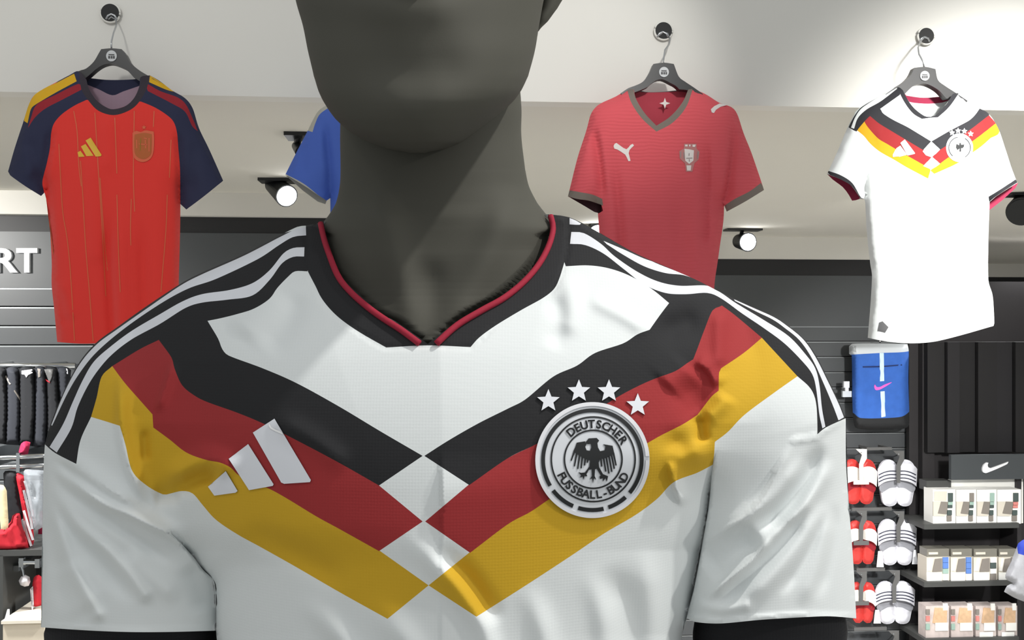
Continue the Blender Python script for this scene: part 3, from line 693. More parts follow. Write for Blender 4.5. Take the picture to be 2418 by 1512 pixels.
for t in ('174,262 182,310 186,390 192,440', '224,266 228,330 232,400 240,520 250,700', '271,278 273,330 276,410', '317,262 315,420 318,500', '364,262 362,300', '139,340 142,400 148,500 158,560 166,640 176,806', '190,380 196,470 202,580 212,700 220,806', '236,420 246,560 254,640', '310,470 308,540 309,580', '395,460 392,540 384,640 380,690', '276,460 280,600 284,690', '404,330 400,420', '110,470 126,600'):
    s.decal(stroke(curve(t, 14, False), 2.2), .0006, 'pinstripe', m_or, fp, 8)
for t in ('202,332* 214,325* 240,366* 238,369* 226,370*', '191,346* 202,340* 221,368* 204,369*', '183,360* 190,356* 200,370* 186,371*'): s.decal(pl(t.replace('*', '')), .0012, 'logo_bar', m_gold, fp, 6)
b = s.decal(curve('313,314* 322,309 332,312 342,308 352,309 363,311* 364,330 362,360 354,376 338,383 322,378 314,365', 5), .0012, 'crest', m_or, fp, 6)
s.decal(curve('318,318* 340,314 358,317* 358,345 355,366 338,376 320,366 317,340', 5), .0018, 'crest_field', m_or2, fp, 6)
for t in ('322,330 323,350', '332,326 331,356', '343,330 344,350', '352,326 352,358', '328,340 348,342', '340,326 347,328'): s.decal(stroke(pl(t), 2.2), .0022, 'crest_mark', m_dgold if t[0:2] == '33' else m_or, fp, 6)
s.decal(star(340, 301, 6), .0012, 'crest_star', m_or, fp, 4)
hb = curve('239,116* 263,114 287,116* 297,128 308,148 329,166 352,180 378,196* 375,204* 340,196 317,184* 300,166 284,157 262,150 242,154 226,164 210,178* 190,192 160,196* 160,188* 186,168 203,162 221,146 233,126', 5)
hanger('black hanger carrying the red and navy jersey', None, hb, None, (263, 132), 12.5, [((263, 118), 0), ((263, 99), 0), ((268, 78), .02), ((275, 60), .06), ((274, 47), .085), ((263, 40), .088), ((256, 46), .088)])
# --- dark red jersey with V collar
c_por = cloth('crimson_cloth', (214, 88, 96), bump=.5, bscale=34, wave='wave'); c_olive = cloth('olive_trim', (122, 112, 104), bscale=300); c_in = cloth('crimson_inside', (180, 66, 80), bscale=300); c_teal = cloth('teal_collar', (70, 96, 96), bscale=300); c_cuff = cloth('cuff_inside', (60, 34, 40), bscale=300)
m_pw = mat('print_offwhite', (226, 218, 214), rough=.5); m_pg = mat('print_grey', (150, 138, 136), rough=.5)
L1 = '1481,212 1454,228 1419,244 1404,256 1394,273 1384,310 1364,372 1347,440 1341,464'; R1 = '1637,210 1667,223 1699,243 1727,253 1741,270 1756,315 1774,360 1796,424 1804,449'
sil = [curve(L1, 12, False), curve('1412,480 1415,563 1412,640 1408,790', 12, False), curve(R1, 12, False), curve('1710,470 1708,523 1700,580 1694,623 1687,675 1684,790', 12, False)]
neck_in = '1626,211 1612,241 1583,275 1550,297 1523,268 1503,236 1496,211'
tail = '1412,505* 1415,563 1412,640 1408,790* 1540,800 1684,790* 1687,675 1694,623 1700,580 1708,523 1710,485* 1716,500* 1760,476 1804,449* 1796,424 1774,360 1756,315 1741,270 1727,253 1699,243 1667,223 1637,210* '
fr = curve(L1+'* 1362,470 1390,474 1420,484* 1424,498* '+tail+neck_in.replace('1550,297', '1550,297*')+'*', 6)
bk = curve(L1+'* 1384,489 1404,501 1412,503* '+tail+'1603,213 1560,217 1523,217 1496,208*', 9)
vcol = curve('1480,208* 1491,243 1516,280 1550,311* 1588,290 1620,253 1639,200* 1626,205* 1612,241 1583,275 1550,297* 1523,268 1503,236 1494,205*', 5)
cl = curve('1335,452* 1347,450* 1370,454 1400,460 1422,470* 1424,486* 1390,476 1362,471 1341,467*', 5); cr = curve('1797,432* 1770,452 1735,470 1712,485* 1714,505* 1760,480 1808,452*', 5)
r, s, p = hung_jersey('football_jersey', 'dark red football jersey with a grey V collar hung right of the mannequin head', sil, fr, bk, .045, 60, '''
l -12 16 b | 1428,480 1420,400 1410,330 1403,290
r -9 10 s | 1445,330 1455,420 1462,500 1470,620 1475,760
s -8 16 s | 1668,300 1672,400 1670,480 1668,560
s -12 16 b | 1708,490 1722,400 1728,330 1726,280
r 5 22 s | 1490,400 1500,560 1505,780
r -4 20 s | 1600,380 1605,560 1610,780
r 5 20 s | 1640,360 1645,560 1650,780
r -4 14 b | 1680,420 1690,470 1700,520
''', [(vcol, 'col'), (cl, 'cl'), (cr, 'cr')],
 {'': ('front_panel', c_por, 'ribbed dark red front'), 'col': ('collar', c_olive, 'grey V collar'), 'cl': ('cuff', c_olive, 'grey cuff'), 'cr': ('cuff', c_olive, 'grey cuff')},
 ([(curve('1490,190* 1523,200 1585,200 1630,195* 1622,214* 1560,218 1523,218 1496,214*', 6), 'bc'), (curve('1341,462* 1362,470 1390,474 1420,484* 1420,510* 1384,492*', 6), 'in')], {'bc': ('back_collar', c_teal, 'teal inside of the collar'), 'in': ('cuff_inside', c_cuff, 'dark inside of the cuff')}), c_in, (1548, 790))
fp = p['']; c5 = lambda t: crop(t, 1280, 300, 4.03)
s.decal(c5('680,182 690,160 708,152 740,175 775,200 803,212 822,195 840,172 862,160 875,176 850,200 832,220 824,250 842,322 822,326 806,290 790,262 750,235 715,214 688,206'), .0012, 'cat_logo', m_pw, fp, 5, label='white leaping cat mark')
s.decal(crop('1606,1040 1640,1010 1690,985 1760,1000 1700,1016 1655,1045 1636,1076 1614,1070', 1280, 0, 4.03), .0012, 'cat_logo', m_pw, fp, 5, label='white leaping cat mark on the shoulder')
cr0 = s.decal(c5('1350,160 1470,160 1470,205 1500,235 1490,310 1450,345 1430,425 1370,425 1360,345 1310,300 1305,230 1350,205'), .001, 'crest', mat('crest_rose', (186, 120, 118), rough=.5), fp, 5)
for t in ('1355,208 1400,212 1445,222 1440,320 1400,352 1362,320', '1362,168 1385,168 1385,185 1362,185', '1400,168 1412,168 1412,185 1400,185', '1432,168 1462,168 1455,190 1432,188', '1375,365 1420,365 1415,415 1380,415'): s.decal(c5(t), .0016, 'crest_shield', m_pw, fp, 5)
for t in ('1400,250 1398,275', '1372,298 1430,296', '1400,305 1402,330', '1320,235 1318,290', '1485,235 1480,300', '1350,240 1352,300'): s.decal(stroke(c5(t), 2.0), .002, 'crest_line', m_pg, fp, 5)
ps = star(1570, 244, 13, .35, 4); mb = MB(); mb.prism(ps, WJ+.0, .001); 
mk('neck_mark', lift(ps, WJ+.004), [list(range(8))], m_pw, r)
hb = curve('1543,151* 1567,148 1591,151* 1603,181 1618,193 1636,205 1660,222* 1656,230* 1626,214 1604,211* 1596,203 1585,197 1563,187 1545,192 1530,205* 1510,214 1470,228* 1466,220* 1484,208 1498,203 1518,193 1533,173', 5)
hanger('black hanger carrying the dark red V collar jersey', None, hb, None, (1568, 170), 11.5, [((1567, 152), 0), ((1567, 140), 0), ((1570, 118), .02), ((1580, 105), .05), ((1583, 92), .08), ((1576, 79), .088), ((1566, 76), .088), ((1556, 84), .088)])
# --- white jersey with chevrons
g6 = lambda t: ' '.join('%g,%g%s' % (float(a.rstrip('*').split(',')[0])/3.4368+1880, float(a.rstrip('*').split(',')[1])/3.4368, '*' if a.endswith('*') else '') for a in t.split())
WG = WJ-.02
L1 = '2118,205 2084,224 2055,239 2025,259 2014,276 2002,300 1976,361 1953,411'; R1 = '2262,220 2285,238 2311,255 2334,268 2357,303 2375,355 2388,395 2402,430'
sil = [curve(L1, 12, False), curve('2041,460 2047,551 2057,650 2056,711 2049,798', 12, False), curve(R1, 12, False), curve('2337,470 2334,565 2334,662 2344,699 2348,765', 12, False)]
tail = '2041,470* 2043,478 2047,551 2055,624 2059,650 2056,711 2049,798* 2090,806 2142,811 2200,808 2258,795 2346,770* 2348,763 2344,699 2334,662 2334,565 2337,477* 2360,458 2402,432* 2388,395 2375,355 2357,303 2334,268 2311,255 2285,238 2262,220* '
neck_in = '2250,222 2240,238 2229,252 2212,270 2198,276 2183,274 2159,256 2142,233 2132,213'
fr = curve(L1+'* 1962,414 1985,424 2008,437 2024,455 2030,466* '+tail+neck_in.replace('2198,276', '2198,276*')+'*', 6)
bk = curve(L1+'* 1966,424 1990,442 2004,460 2012,474 2030,470* '+tail+'2250,226 2223,228 2180,231 2140,226*', 9)
by = [(curve(g6('490,1055* 560,975* 800,1100 1060,1290* 1090,1385* 1070,1450* 900,1360 800,1300 680,1232 600,1165 550,1105'), 5), 'yl'), (curve(g6('1620,995* 1648,1050 1640,1090 1580,1120* 1500,1190 1400,1260 1300,1330 1120,1412* 1090,1385* 1170,1300* 1440,1100*'), 5), 'yr'),
      (curve(g6('555,988 600,940* 670,980 900,1120* 1030,1210* 1100,1275* 1040,1342* 860,1240 740,1170 655,1115'), 5), 'rl'), (curve(g6('1560,930* 1622,1000* 1440,1140 1230,1282 1168,1328* 1105,1275* 1170,1200* 1430,1030*'), 5), 'rr'),
      (curve(g6('680,880 700,915 740,945 800,980 900,1030 1000,1090 1095,1148* 1030,1218* 900,1140 750,1050 670,1000 600,942* 640,890*'), 5), 'bl'), (curve(g6('1098,1148* 1250,1060 1400,980 1450,935 1490,880* 1600,890* 1562,938* 1430,1040 1300,1130 1170,1215*'), 5), 'br'),
      (curve(g6('845,700* 760,740 650,800 530,870 480,930 440,1000 425,1034* 470,1060* 490,1068* 505,1045 590,950 690,878 842,770*'), 5), 'pl'),
      (curve(g6('800,700* 820,720* 690,820 570,890 500,960 470,1045* 445,1036* 480,950 530,880 640,806 740,745'), 5), 'st'),
      (curve('2116,203* 2136,242 2156,268 2177,281* 2197,278* 2215,277* 2241,253 2266,218* 2250,214* 2240,238 2229,252 2212,270 2198,276* 2183,274 2159,256 2142,233 2130,205*', 5), 'col'),
      (curve('1950,402* 1954,403 1985,414 2012,432 2030,462* 2036,470* 2024,470* 2008,441 1985,426 1962,416*', 5), 'cl'), (curve('2336,476* 2360,458 2404,430* 2398,424* 2360,449 2334,465*', 5), 'cr')]
c_gw = cloth('hung_white', (226, 230, 230), bscale=300); c_gk = cloth('hung_black', (46, 46, 50), bscale=300); c_gr = cloth('hung_red', (150, 42, 44), bscale=300); c_gy = cloth('hung_yellow', (206, 158, 30), bscale=300); c_pk = cloth('cuff_pink', (150, 44, 72), bscale=300)
lb = {'yl': 'yellow band', 'yr': 'yellow band', 'rl': 'red band', 'rr': 'red band', 'bl': 'black band', 'br': 'black band'}
mm = {k: ('chevron_band', {'y': c_gy, 'r': c_gr, 'b': c_gk}[k[0]], v) for k, v in lb.items()}
mm.update({'': ('front_panel', c_gw, 'white front'), 'pl': ('shoulder_panel', c_gk, 'black shoulder panel'), 'st': ('stripe', c_gw, 'white stripe'), 'col': ('collar', c_gk, 'black V collar'), 'cl': ('cuff', c_gk, 'black cuff edge'), 'cr': ('cuff', c_gk, 'black cuff edge')})
r, s, p = hung_jersey('football_jersey', 'brightly lit white jersey with black, red and yellow chevrons hung at the right', sil, fr, bk, .045, 60, '''
l -8 14 b | 2040,470 2046,420 2060,350
s -8 14 b | 2336,470 2330,420 2325,350
l 3 10 b | 2070,300 2074,330 2080,350
r -4 8 b | 2199,335 2199,365 2199,420
''', by, mm, ([(curve('2125,200* 2260,205* 2250,232* 2226,242 2185,245 2145,240 2136,228*', 6), 'bc'), (curve('1953,411* 1985,424 2008,437 2030,466* 2030,480* 2000,480* 1966,424*', 6), 'in'), (curve('2336,470* 2360,458 2406,430* 2400,442* 2370,470 2336,496*', 6), 'in2')], {'bc': ('back_collar', c_pk, 'dark red inside of the collar'), 'in': ('cuff_inside', c_pk, 'dark red inside of the cuff'), 'in2': ('cuff_inside', c_pk, 'dark red inside of the cuff')}), c_gw, (2200, 810), w=WG)
fp = p['']; gz = lambda t: crop(t, 2080, 290, 8.06)
MB().prism(pl('2336,474 2360,460 2404,432 2398,444 2368,472 2337,496'), WG+.012, .004).build('cuff_inside', c_pk, r, label='dark red inside of the cuff')
for t in ('372,385 455,315 650,575 645,592 510,625', '290,490 370,435 500,610 350,650', '225,610 285,500 345,640 230,650'): s.decal(gz(t), .0014, 'logo_bar', mat('print_warm_white', (232, 222, 222), rough=.5), fp, 5)
for t in ('795,545 870,455 960,392 1050,440 1128,510 1050,590 960,655 860,620', '805,825 880,745 960,685 1050,725 1130,780 1050,840 960,890'): s.decal(gz(t), .001, 'diamond', c_gw, fp, 5, label='white diamond between the bands')
s.decal(ell(2266, 349, 32, 34, 40), .0012, 'crest', m_badge, fp, 5); s.decal(arc_band(2266, 349, 24.5, 26.2, -60, 60, 1.0, 20), .0018, 'crest_ring', m_ink, fp, 4); s.decal(arc_band(2266, 349, 24.5, 26.2, 130, 260, 1.0, 24), .0018, 'crest_ring', m_ink, fp, 4)
for t in ((0, 0, 5), ): s.decal(gz('1500,380 1520,380 1530,420 1590,410 1580,460 1550,490 1530,480 1525,550 1495,550 1500,490 1460,520 1430,470 1440,400 1490,430'), .002, 'crest_eagle', m_ink, fp, 4)
for c in ((1355, 190), (1470, 152), (1590, 160), (1710, 210)): q = gz('%g,%g' % c)[0]; s.decal(star(q[0], q[1], 7.5, .5), .0014, 'star', c_gw, fp, 4)
s.decal(pl('2076,762 2084,759 2098,773 2090,786 2072,782'), .001, 'hem_patch', mat('patch_grey', (96, 96, 98), rough=.5), fp, 5, label='grey hem patch')
hb = curve('2159,160* 2185,158 2209,163* 2215,189 2232,203 2255,218 2285,238* 2280,246* 2252,232 2235,233* 2215,212 2186,198 2159,202 2136,222* 2124,220 2095,230* 2092,222* 2113,207 2136,192 2150,178', 5)
hanger('glossy black hanger carrying the hung white jersey', None, hb, None, (2184, 179), 11, [((2183, 164), 0), ((2180, 146), 0), ((2170, 128), .01), ((2168, 112), .04), ((2174, 96), .08), ((2183, 88), .085), ((2193, 91), .085)], w=WG)
# --- blue jersey, mostly behind the mannequin's neck
c_blue = cloth('royal_blue_cloth', (70, 98, 180), bscale=300); c_pale = cloth('pale_trim', (168, 166, 156), bscale=300)
L1 = '850,215 810,228 771,249 752,262 738,285 727,308 700,360 674,412'; R1 = '1006,215 1046,228 1085,249 1104,262 1118,285 1129,308 1156,360 1182,412'
sil = [curve(L1, 12, False), curve('780,450 780,520 778,640 776,800', 12, False), curve(R1, 12, False), curve('1076,450 1076,520 1078,640 1080,800', 12, False)]
body = '771,474* 780,468* 780,520 778,640 776,800* 928,806 1080,800* 1078,640 1076,520 1076,468* 1085,474* 1182,412* 1156,360 1129,308 1118,285 1104,262 1085,249 1046,228 1006,215* '
fr = curve(L1+'* 720,440 '+body+'990,250 928,275 866,250*', 7); bk = curve(L1+'* 720,440 '+body+'928,228*', 10)
sp = curve('775,240* 752,258 736,285 724,308* 738,312* 745,290 757,268 790,246*', 5); cf = curve('672,410* 720,436 771,478* 766,482* 700,440 668,414*', 5)
r, s, p = hung_jersey('football_jersey', 'blue football jersey with pale shoulder stripe hung mostly hidden behind the mannequin neck', sil, fr, bk, .045, 60, '''
r -10 9 b | 768,280 772,340 778,400 780,468
r 4 12 b | 760,300 762,360 768,420
r -4 12 b | 720,330 715,380 722,425
''', [(sp, 'sp'), (cf, 'cf')], {'': ('front_panel', c_blue, 'royal blue cloth'), 'sp': ('shoulder_stripe', c_pale, 'pale shoulder stripe'), 'cf': ('cuff', c_pale, 'pale cuff edge')}, None, c_blue, (928, 800))
MB().prism(pl('672,412 700,426 735,450 771,474 768,482 750,476 715,450'), WJ+.006, .004).build('cuff_inside', c_pale, r, label='pale inside of the cuff')
hb = curve('904,160* 928,158 952,160* 962,178 990,205 1040,230* 1036,238* 980,222 960,206 928,198 896,206 876,222 820,238* 816,230* 866,205 894,178', 6)
hanger('black hanger of the blue jersey behind the mannequin neck', None, hb, None, (928, 178), 11, [((928, 162), 0), ((928, 140), 0), ((934, 120), .02), ((944, 100), .06), ((940, 78), .088), ((928, 72), .088), ((920, 80), .088)])
socket('round black wall hook behind the mannequin head', (928, 58), 20)
# ================================================================== track lamps under the soffit
m_lamp = mat('lamp_black', (36, 38, 40), rough=.4); m_glow = mat('lamp_glow', (255, 255, 255), emit=14)
def lamp(label, plate, body, disc, rx, ry, y_plate, lit=True, tilt=0.):
    """plate (x0,x1) under the soffit at image row y_plate; body a quad; disc centre and radii"""
    xm = (plate[0]+plate[1])/2; d = .637*F/(HY-y_plate)
    w = float(np.array([(xm-HX)/F*d, d, 0])@NS)
    p = lift((xm, y_plate), w)[0]; root = thing('track_spotlight', label, 'lamp', p, 'black spotlights under the soffit')
    hw = (plate[1]-plate[0])/2/F*d
    u0 = float(p@ES); mb = MB(); mb.box(u0-hw, u0+hw, w-.05, w+.05, ZC-.012, ZC); mb.build('mounting_plate', m_lamp, root)
    c = lift(disc, w-.06)[0]; r = rx/F*d; ax = lift(body, w+.06)[0]
    dirv = c-ax; dirv /= np.linalg.norm(dirv)
    mb = MB(); mb.cyl(p, (p+ax)/2*.5+ax*.5, .012, .012, 10); mb.build('stem', m_lamp, root)
    mb = MB(); mb.cyl(ax, c, r*.85, r*1.12, 32); hd = mb.build('lamp_head', m_lamp, root, smooth=False)
    mb = MB(); mb.cyl(c-dirv*.001, c+dirv*.004, r*.98, r*.98, 32); mb.build('lens', m_glow if lit else m_lamp, root, label='glowing lens' if lit else None)
    return root
lamp('lit black spotlight beside the blue jersey cuff', (614, 700), (645, 436), (677, 463), 24, 20, 424)
lamp('black spotlight half hidden behind the blue jersey sleeve', (676, 740), (700, 345), (712, 360), 13, 12, 318, False)
lamp('lit black spotlight below the dark red jersey cuff', (1712, 1796), (1745, 570), (1766, 572), 20, 16, 541)
lamp('lit spotlight peeping out behind the dark red jersey', (1392, 1460), (1432, 556), (1412, 556), 24, 22, 530)
lamp('unlit black spotlight cropped by the right edge', (2374, 2450), (2420, 478), (2412, 500), 30, 26, 458, False)
# ================================================================== letters on the left wall
m_letter = mat('letter_white', (226, 228, 232), rough=.5)
lr = thing('wall_sign', 'raised white capital letters RT on the grey slat wall', 'sign', lift((30, 646), WL-.01)[0])
for ch, xc, x0, x1 in (('R', 12, -16, 42), ('T', 62, 38, 88)):
    V, Fs = glyph(ch, .02); lo, hi = V.min(0), V.max(0)
    Q = np.stack([x0+(V[:, 0]-lo[0])/(hi[0]-lo[0])*(x1-x0), 644-(V[:, 1]-lo[1])/(hi[1]-lo[1])*58], 1)
    A3 = lift(Q, WL-.016); B3 = A3+NS*.018; k = len(A3)
    from collections import Counter
    ed = Counter((min(a, b), max(a, b)) for f in Fs for a, b in zip(f, f[1:]+f[:1]))
    side = [(a, b, k+b, k+a) for f in Fs for a, b in zip(f, f[1:]+f[:1]) if ed[(min(a, b), max(a, b))] == 1]
    mk('letter', np.vstack([A3, B3]), Fs+side, m_letter, lr)
# ================================================================== right: backpack, slides, branded bay
WS = 6.40
m_blue = cloth('backpack_blue', (58, 104, 190), bump=.4, bscale=60, var=.18, vscale=18); m_silver = mat('backpack_silver', (206, 212, 218), rough=.5)
m_lblue = mat('strip_pale', (206, 232, 244), rough=.5); m_pink = mat('mark_pink', (222, 96, 200), rough=.5); m_bk2 = cloth('backpack_black', (44, 45, 47), bump=.3, bscale=60); m_zip = mat('zip_navy', (22, 40, 92), rough=.5)
ol = curve('2005,818* 2012,812 2075,811 2143,813* 2146,830 2145,900 2147,1000 2138,1012 2080,1015 2026,1013 2017,1004 2013,960 2011,840 2005,836*', 5)
Ab, b0 = A_hung([ol], .07, 22, 'r -5 6 b | 2037,868 2080,864 2130,862\nr 4 10 b | 2020,880 2060,930 2110,990\nr -4 10 b | 2030,950 2080,900 2135,870')
root = thing('backpack', 'blue backpack with silver roll top and pale centre strip on the slat wall', 'backpack', lift((2078, 1014), WS)[0])
s = Sheet(ol, Ab, WS, NS, 5, [(curve('2000,806* 2150,806* 2148,829 2075,834 2008,838 2000,840*', 5), 'flap'), (curve('2005,975* 2016,976 2030,987 2080,988 2130,984 2150,970* 2160,1020* 2005,1020*', 5), 'bot')])
bb = s.part('', 'body', m_blue, root, label='blue body'); s.part('flap', 'roll_top', m_silver, root, label='silver roll top'); s.part('bot', 'base', m_bk2, root, label='black base')
sb = Sheet(ol, lambda P: -.5*b0(P)-.0005, WS, NS, 12); sb.part('', 'back', m_bk2, root, label='black back'); BASE[bb.name] = BASE[root.name]
s.decal(pl('2077,834 2087,834 2088,900 2078,901'), .002, 'centre_strip', m_lblue, bb, 5); s.decal(pl('2079,925 2089,924 2091,984 2081,986'), .002, 'centre_strip', m_lblue, bb, 5)
s.decal(stroke(pl('2037,867 2083,866 2130,862'), 3), .002, 'zip', m_zip, bb, 5)
s.decal(curve('2064,912 2066,908 2070,914 2078,914 2090,908 2106,903 2090,914 2076,921 2067,921', 3), .003, 'check_mark', m_pink, bb, 4, label='pink check mark')
s.decal(pl('2006,818 2022,817 2022,832 2006,834'), .002, 'buckle', mat('buckle_grey', (160, 164, 168), rough=.4), root, 5)
mb = MB(); mb.tube([lift((2078, 812), WR-.02)[0], lift((2078, 806), WS-.05)[0]], .004, 8); tag(mb.build('display_hook', m_chrome), 'steel arm carrying the blue backpack', 'hook')
rt = thing('security_tag', 'small white security tag beside the blue backpack', 'tag', lift((2000, 935), WS+.02)[0])
mb = MB(); mb.pbox(1993, 2006, 901, 916, WS, .02); mb.pbox(1996, 2004, 916, 924, WS, .015); mb.build('tag_body', m_print, rt); mb = MB(); mb.pbox(1990, 2011, 924, 938, WS+.002, .02); mb.build('tag_clip', m_silver, rt)
m_sw = mat('slide_white', (226, 227, 236), rough=.45); m_sr = mat('slide_red', (206, 62, 58), rough=.45); m_sd = mat('slide_stripe', (58, 60, 76), rough=.5); m_hg = mat('slide_hanger_grey', (92, 92, 92), rough=.5); m_hw = mat('slide_hanger_white', (236, 232, 226), rough=.5); m_toe_shade = mat('slide_toe_shade', (150, 152, 160), rough=.6)
def slides(label, group, x0, x1, y0, y1, ms, mst, stripes, hook, hm, sy=(.10, .46)):
    w = WS; h = y1-y0; xm = (x0+x1)/2; root = thing('slide_sandals', label, 'sandals', lift((xm, y1), w)[0], group)
    for sd, (a, b) in (('l', (x0, xm+1)), ('r', (xm-1, x1))):
        f = (b-a); m = 1 if sd == 'l' else -1; mir = lambda u: a+f*u if m == 1 else b-f*u
        so = [(.62, .0), (.85, .06), (.98, .2), (1., .5), (.99, .8), (.93, .94), (.7, 1.), (.42, .99), (.26, .92), (.19, .78), (.10, .55), (.04, .3), (.14, .12), (.36, .02)]
        q = np.array([(mir(u), y0+h*v) for u, v in so]); q = curve(' '.join('%g,%g' % tuple(p) for p in q), 5)
        As = lambda P, q=q: .022*np.sqrt(np.clip(segdist(P, np.vstack([q, q[:1]]))[0]/5, 0, 1))-.008*np.exp(-(segdist(P, np.vstack([q, q[:1]]))[0]/14-1.)**2)
        s_ = Sheet(q, As, w, NS, 5); so_ = s_.part('', 'sole', ms, root)
        mbb = MB(); mbb.prism(q, w+.0005, .022); BASE[so_.name] = BASE[root.name]; mbb.build('outsole', ms, so_)
        st = [(-.02, sy[0]+.10), (.18, sy[0]+.01), (.55, sy[0]-.02), (.9, sy[0]+.02), (1.02, sy[0]+.08), (1.02, sy[1]-.05), (.8, sy[1]-.02), (.5, sy[1]+.0), (.2, sy[1]+.05), (.02, sy[1]+.12)]
        qs = curve(' '.join('%g,%g%s' % (mir(u), y0+h*v, '*' if i in (0, 4, 5, 9) else '') for i, (u, v) in enumerate(st)), 5)
        lo, hi = qs[:, 0].min(), qs[:, 0].max()
        Ax = lambda P, lo=lo, hi=hi: .012+.055*np.sqrt(np.maximum(0, 1-((P[:, 0]-(lo+hi)/2)/((hi-lo)/2+.5))**2))
        t_ = Sheet(qs, Ax, w, NS, 5); sp_ = t_.part('', 'strap', mst, root)
        if sp_:
            BASE[sp_.name] = BASE[root.name]
            if stripes:
                for k in range(3):
                    yy = y0+h*(sy[1]-.05-.075*k); c = curve(' '.join('%g,%g' % (mir(u), yy+h*v) for u, v in ((.04, .07), (.3, .015), (.6, -.015), (.95, -.012))), 5, False)
                    t_.decal(stroke(c, 2.6), .002, 'stripe', m_sd, sp_, 4)
        inn = curve(' '.join('%g,%g' % (mir(u), y0+h*v) for u, v in ((.08, sy[1]+.12), (.45, sy[1]+.0), (.97, sy[1]-.03), (.95, sy[1]+.12), (.6, sy[1]+.15), (.2, sy[1]+.24))), 4)
        s_.decal(inn, .003, 'toe_opening_shade', m_toe_shade if ms is m_sw else c_dred, so_, 5)  # darker patch painted for the shadow gap under the strap
    hx, hy = hook
    mb = MB(); mb.prism(pl('%g,%g %g,%g %g,%g %g,%g %g,%g %g,%g %g,%g %g,%g' % (hx-13, hy, hx+13, hy, hx+13, hy+22, hx+5, hy+36, hx+4, y0+h*.5, hx-4, y0+h*.5, hx-5, hy+36, hx+2, hy+14)), w-.085, .006)
    if not stripes: mb.pbox(hx-18, hx+18, y0+h*.47, y0+h*.56, w-.088, .006)
    mb.build('shoe_hanger', hm, root, label='flat plastic hanger')
    mb = MB(); mb.tube([lift((hx, hy+8), w-.1)[0], lift((hx, hy+8), WR-.01)[0]], .004, 8); mb.build('peg', m_chrome, root)
    return root
G1, G2 = 'red slides on hooks', 'white striped slides on hooks'
slides('topmost red slides with a white strap and white hanger', G1, 1990, 2071, 1085, 1191, m_sr, m_hw, False, (2034, 1061), m_hw, (.18, .50))
slides('topmost pair of white slides with dark stripes', G2, 2073, 2165, 1086, 1196, m_sw, m_sw, True, (2122, 1065), m_hg)
slides('red slides with a white strap, second pair from the top', G1, 2002, 2071, 1230, 1333, m_sr, m_hw, False, (2034, 1206), m_hg, (.2, .46))
slides('white slides with dark stripes, second pair from the top', G2, 2073, 2164, 1227, 1335, m_sw, m_sw, True, (2122, 1208), m_hg)
slides('lowest red slides with a white strap beside the sleeve hem', G1, 2008, 2068, 1376, 1472, m_sr, m_hw, False, (2034, 1350), m_hg, (.2, .48))
slides('white slides with dark stripes, third pair from the top', G2, 2067, 2160, 1374, 1474, m_sw, m_sw, True, (2112, 1348), m_hg)
slides('white slides at the bottom edge of the picture, only the hanger showing', G2, 2067, 2160, 1516, 1616, m_sw, m_sw, True, (2110, 1490), m_hg)
for lb, x0, x1, y0, y1 in (('grey price bar above the topmost slides', 2047, 2106, 1057, 1063), ('grey price bar between the first and second slides', 2012, 2106, 1200, 1206), ('grey price bar between the second and third slides', 2023, 2090, 1343, 1349), ('grey price bar below the third slides', 2017, 2094, 1483, 1489)):
    mb = MB(); mb.pbox(x0, x1, y0, y1, WS-.02, .012); mb.pbox(x0+4, x0+8, y0, y1, WS-.008, WR-WS); mb.pbox(x1-8, x1-4, y0, y1, WS-.008, WR-WS); tag(mb.build('price_bar', m_hg), lb, 'price bar', 'price bars between the slides')
for lb, x0, x1, y0, y1 in (('white paper tag left of the second white slides', 2071, 2087, 1302, 1340), ('white paper tag right of the second white slides', 2155, 2167, 1299, 1333), ('white paper tag left of the third white slides', 2064, 2080, 1441, 1473)):
    mb = MB(); mb.prism(pl('%g,%g %g,%g %g,%g %g,%g' % (x0+3, y0, x1-4, y0, x1, y1, x0-1, y1)), WS-.03, .004); o = tag(mb.build('price_tag', m_print), lb, 'tag', 'paper tags on the slides')
# shelving bay with a dark header
WB = 6.15
m_head = mat('header_slate', (66, 70, 73), rough=.5); m_shelf = mat('shelf_grey', (70, 71, 70), rough=.45); m_bay = mat('bay_black', (44, 42, 44), rough=.55)
u = lambda x, w: uz(x, 900, w)[0]
root = thing('shelf_unit', 'black shelving bay with slate header and white check mark beside the slides', 'shelving', SP(u(2300, WB), WB+.2, 0))
UL, UR = u(2150, WB+.30), u(2520, WB+.30)
MB().box(UL, UR, WB+.32, WB+.36, 0, ZC-.3).build('back_panel', m_bay, root)
MB().box(u(2168, WB+.32), u(2196, WB+.32), WB+.26, WB+.32, 0, CZ-.09).build('upright', m_bay, root)
for i, (x0, x1, dw) in enumerate(((2192, 2232, .05), (2234, 2262, .02), (2264, 2306, .06), (2308, 2352, .03), (2354, 2392, .05), (2394, 2450, .02))):
    MB().box(u(x0, WB+.2), u(x1, WB+.2), WB+.16+dw, WB+.31, zl(1078, 2300, WB), CZ-.08).build('board', mat('board_%d' % (i % 3), ((27, 26, 28), (31, 30, 33), (24, 23, 25))[i % 3], rough=.6), root)
mb = MB(); mb.pbox(2246, 2470, 1075, 1131, WB+.03, .03); hd = mb.build('header_panel', m_head, root, label='slate header panel'); BASE[hd.name] = BASE[root.name]
mb = MB(); mb.prism(curve(' '.join('%g,%g%s' % (p[0], p[1], k) for p, k in zip(crop('1965,272 1985,276 1976,300 1984,330 2012,342 2100,312 2230,264 2215,290 2100,345 1990,390 1950,402 1920,388 1912,350 1930,300', 1950, 1040, 5.167), ['*', '*', '', '', '', '', '*', '', '', '', '', '', '', ''])), 3), WB+.018, .012); mb.build('check_mark', m_letter, hd, label='white check mark')
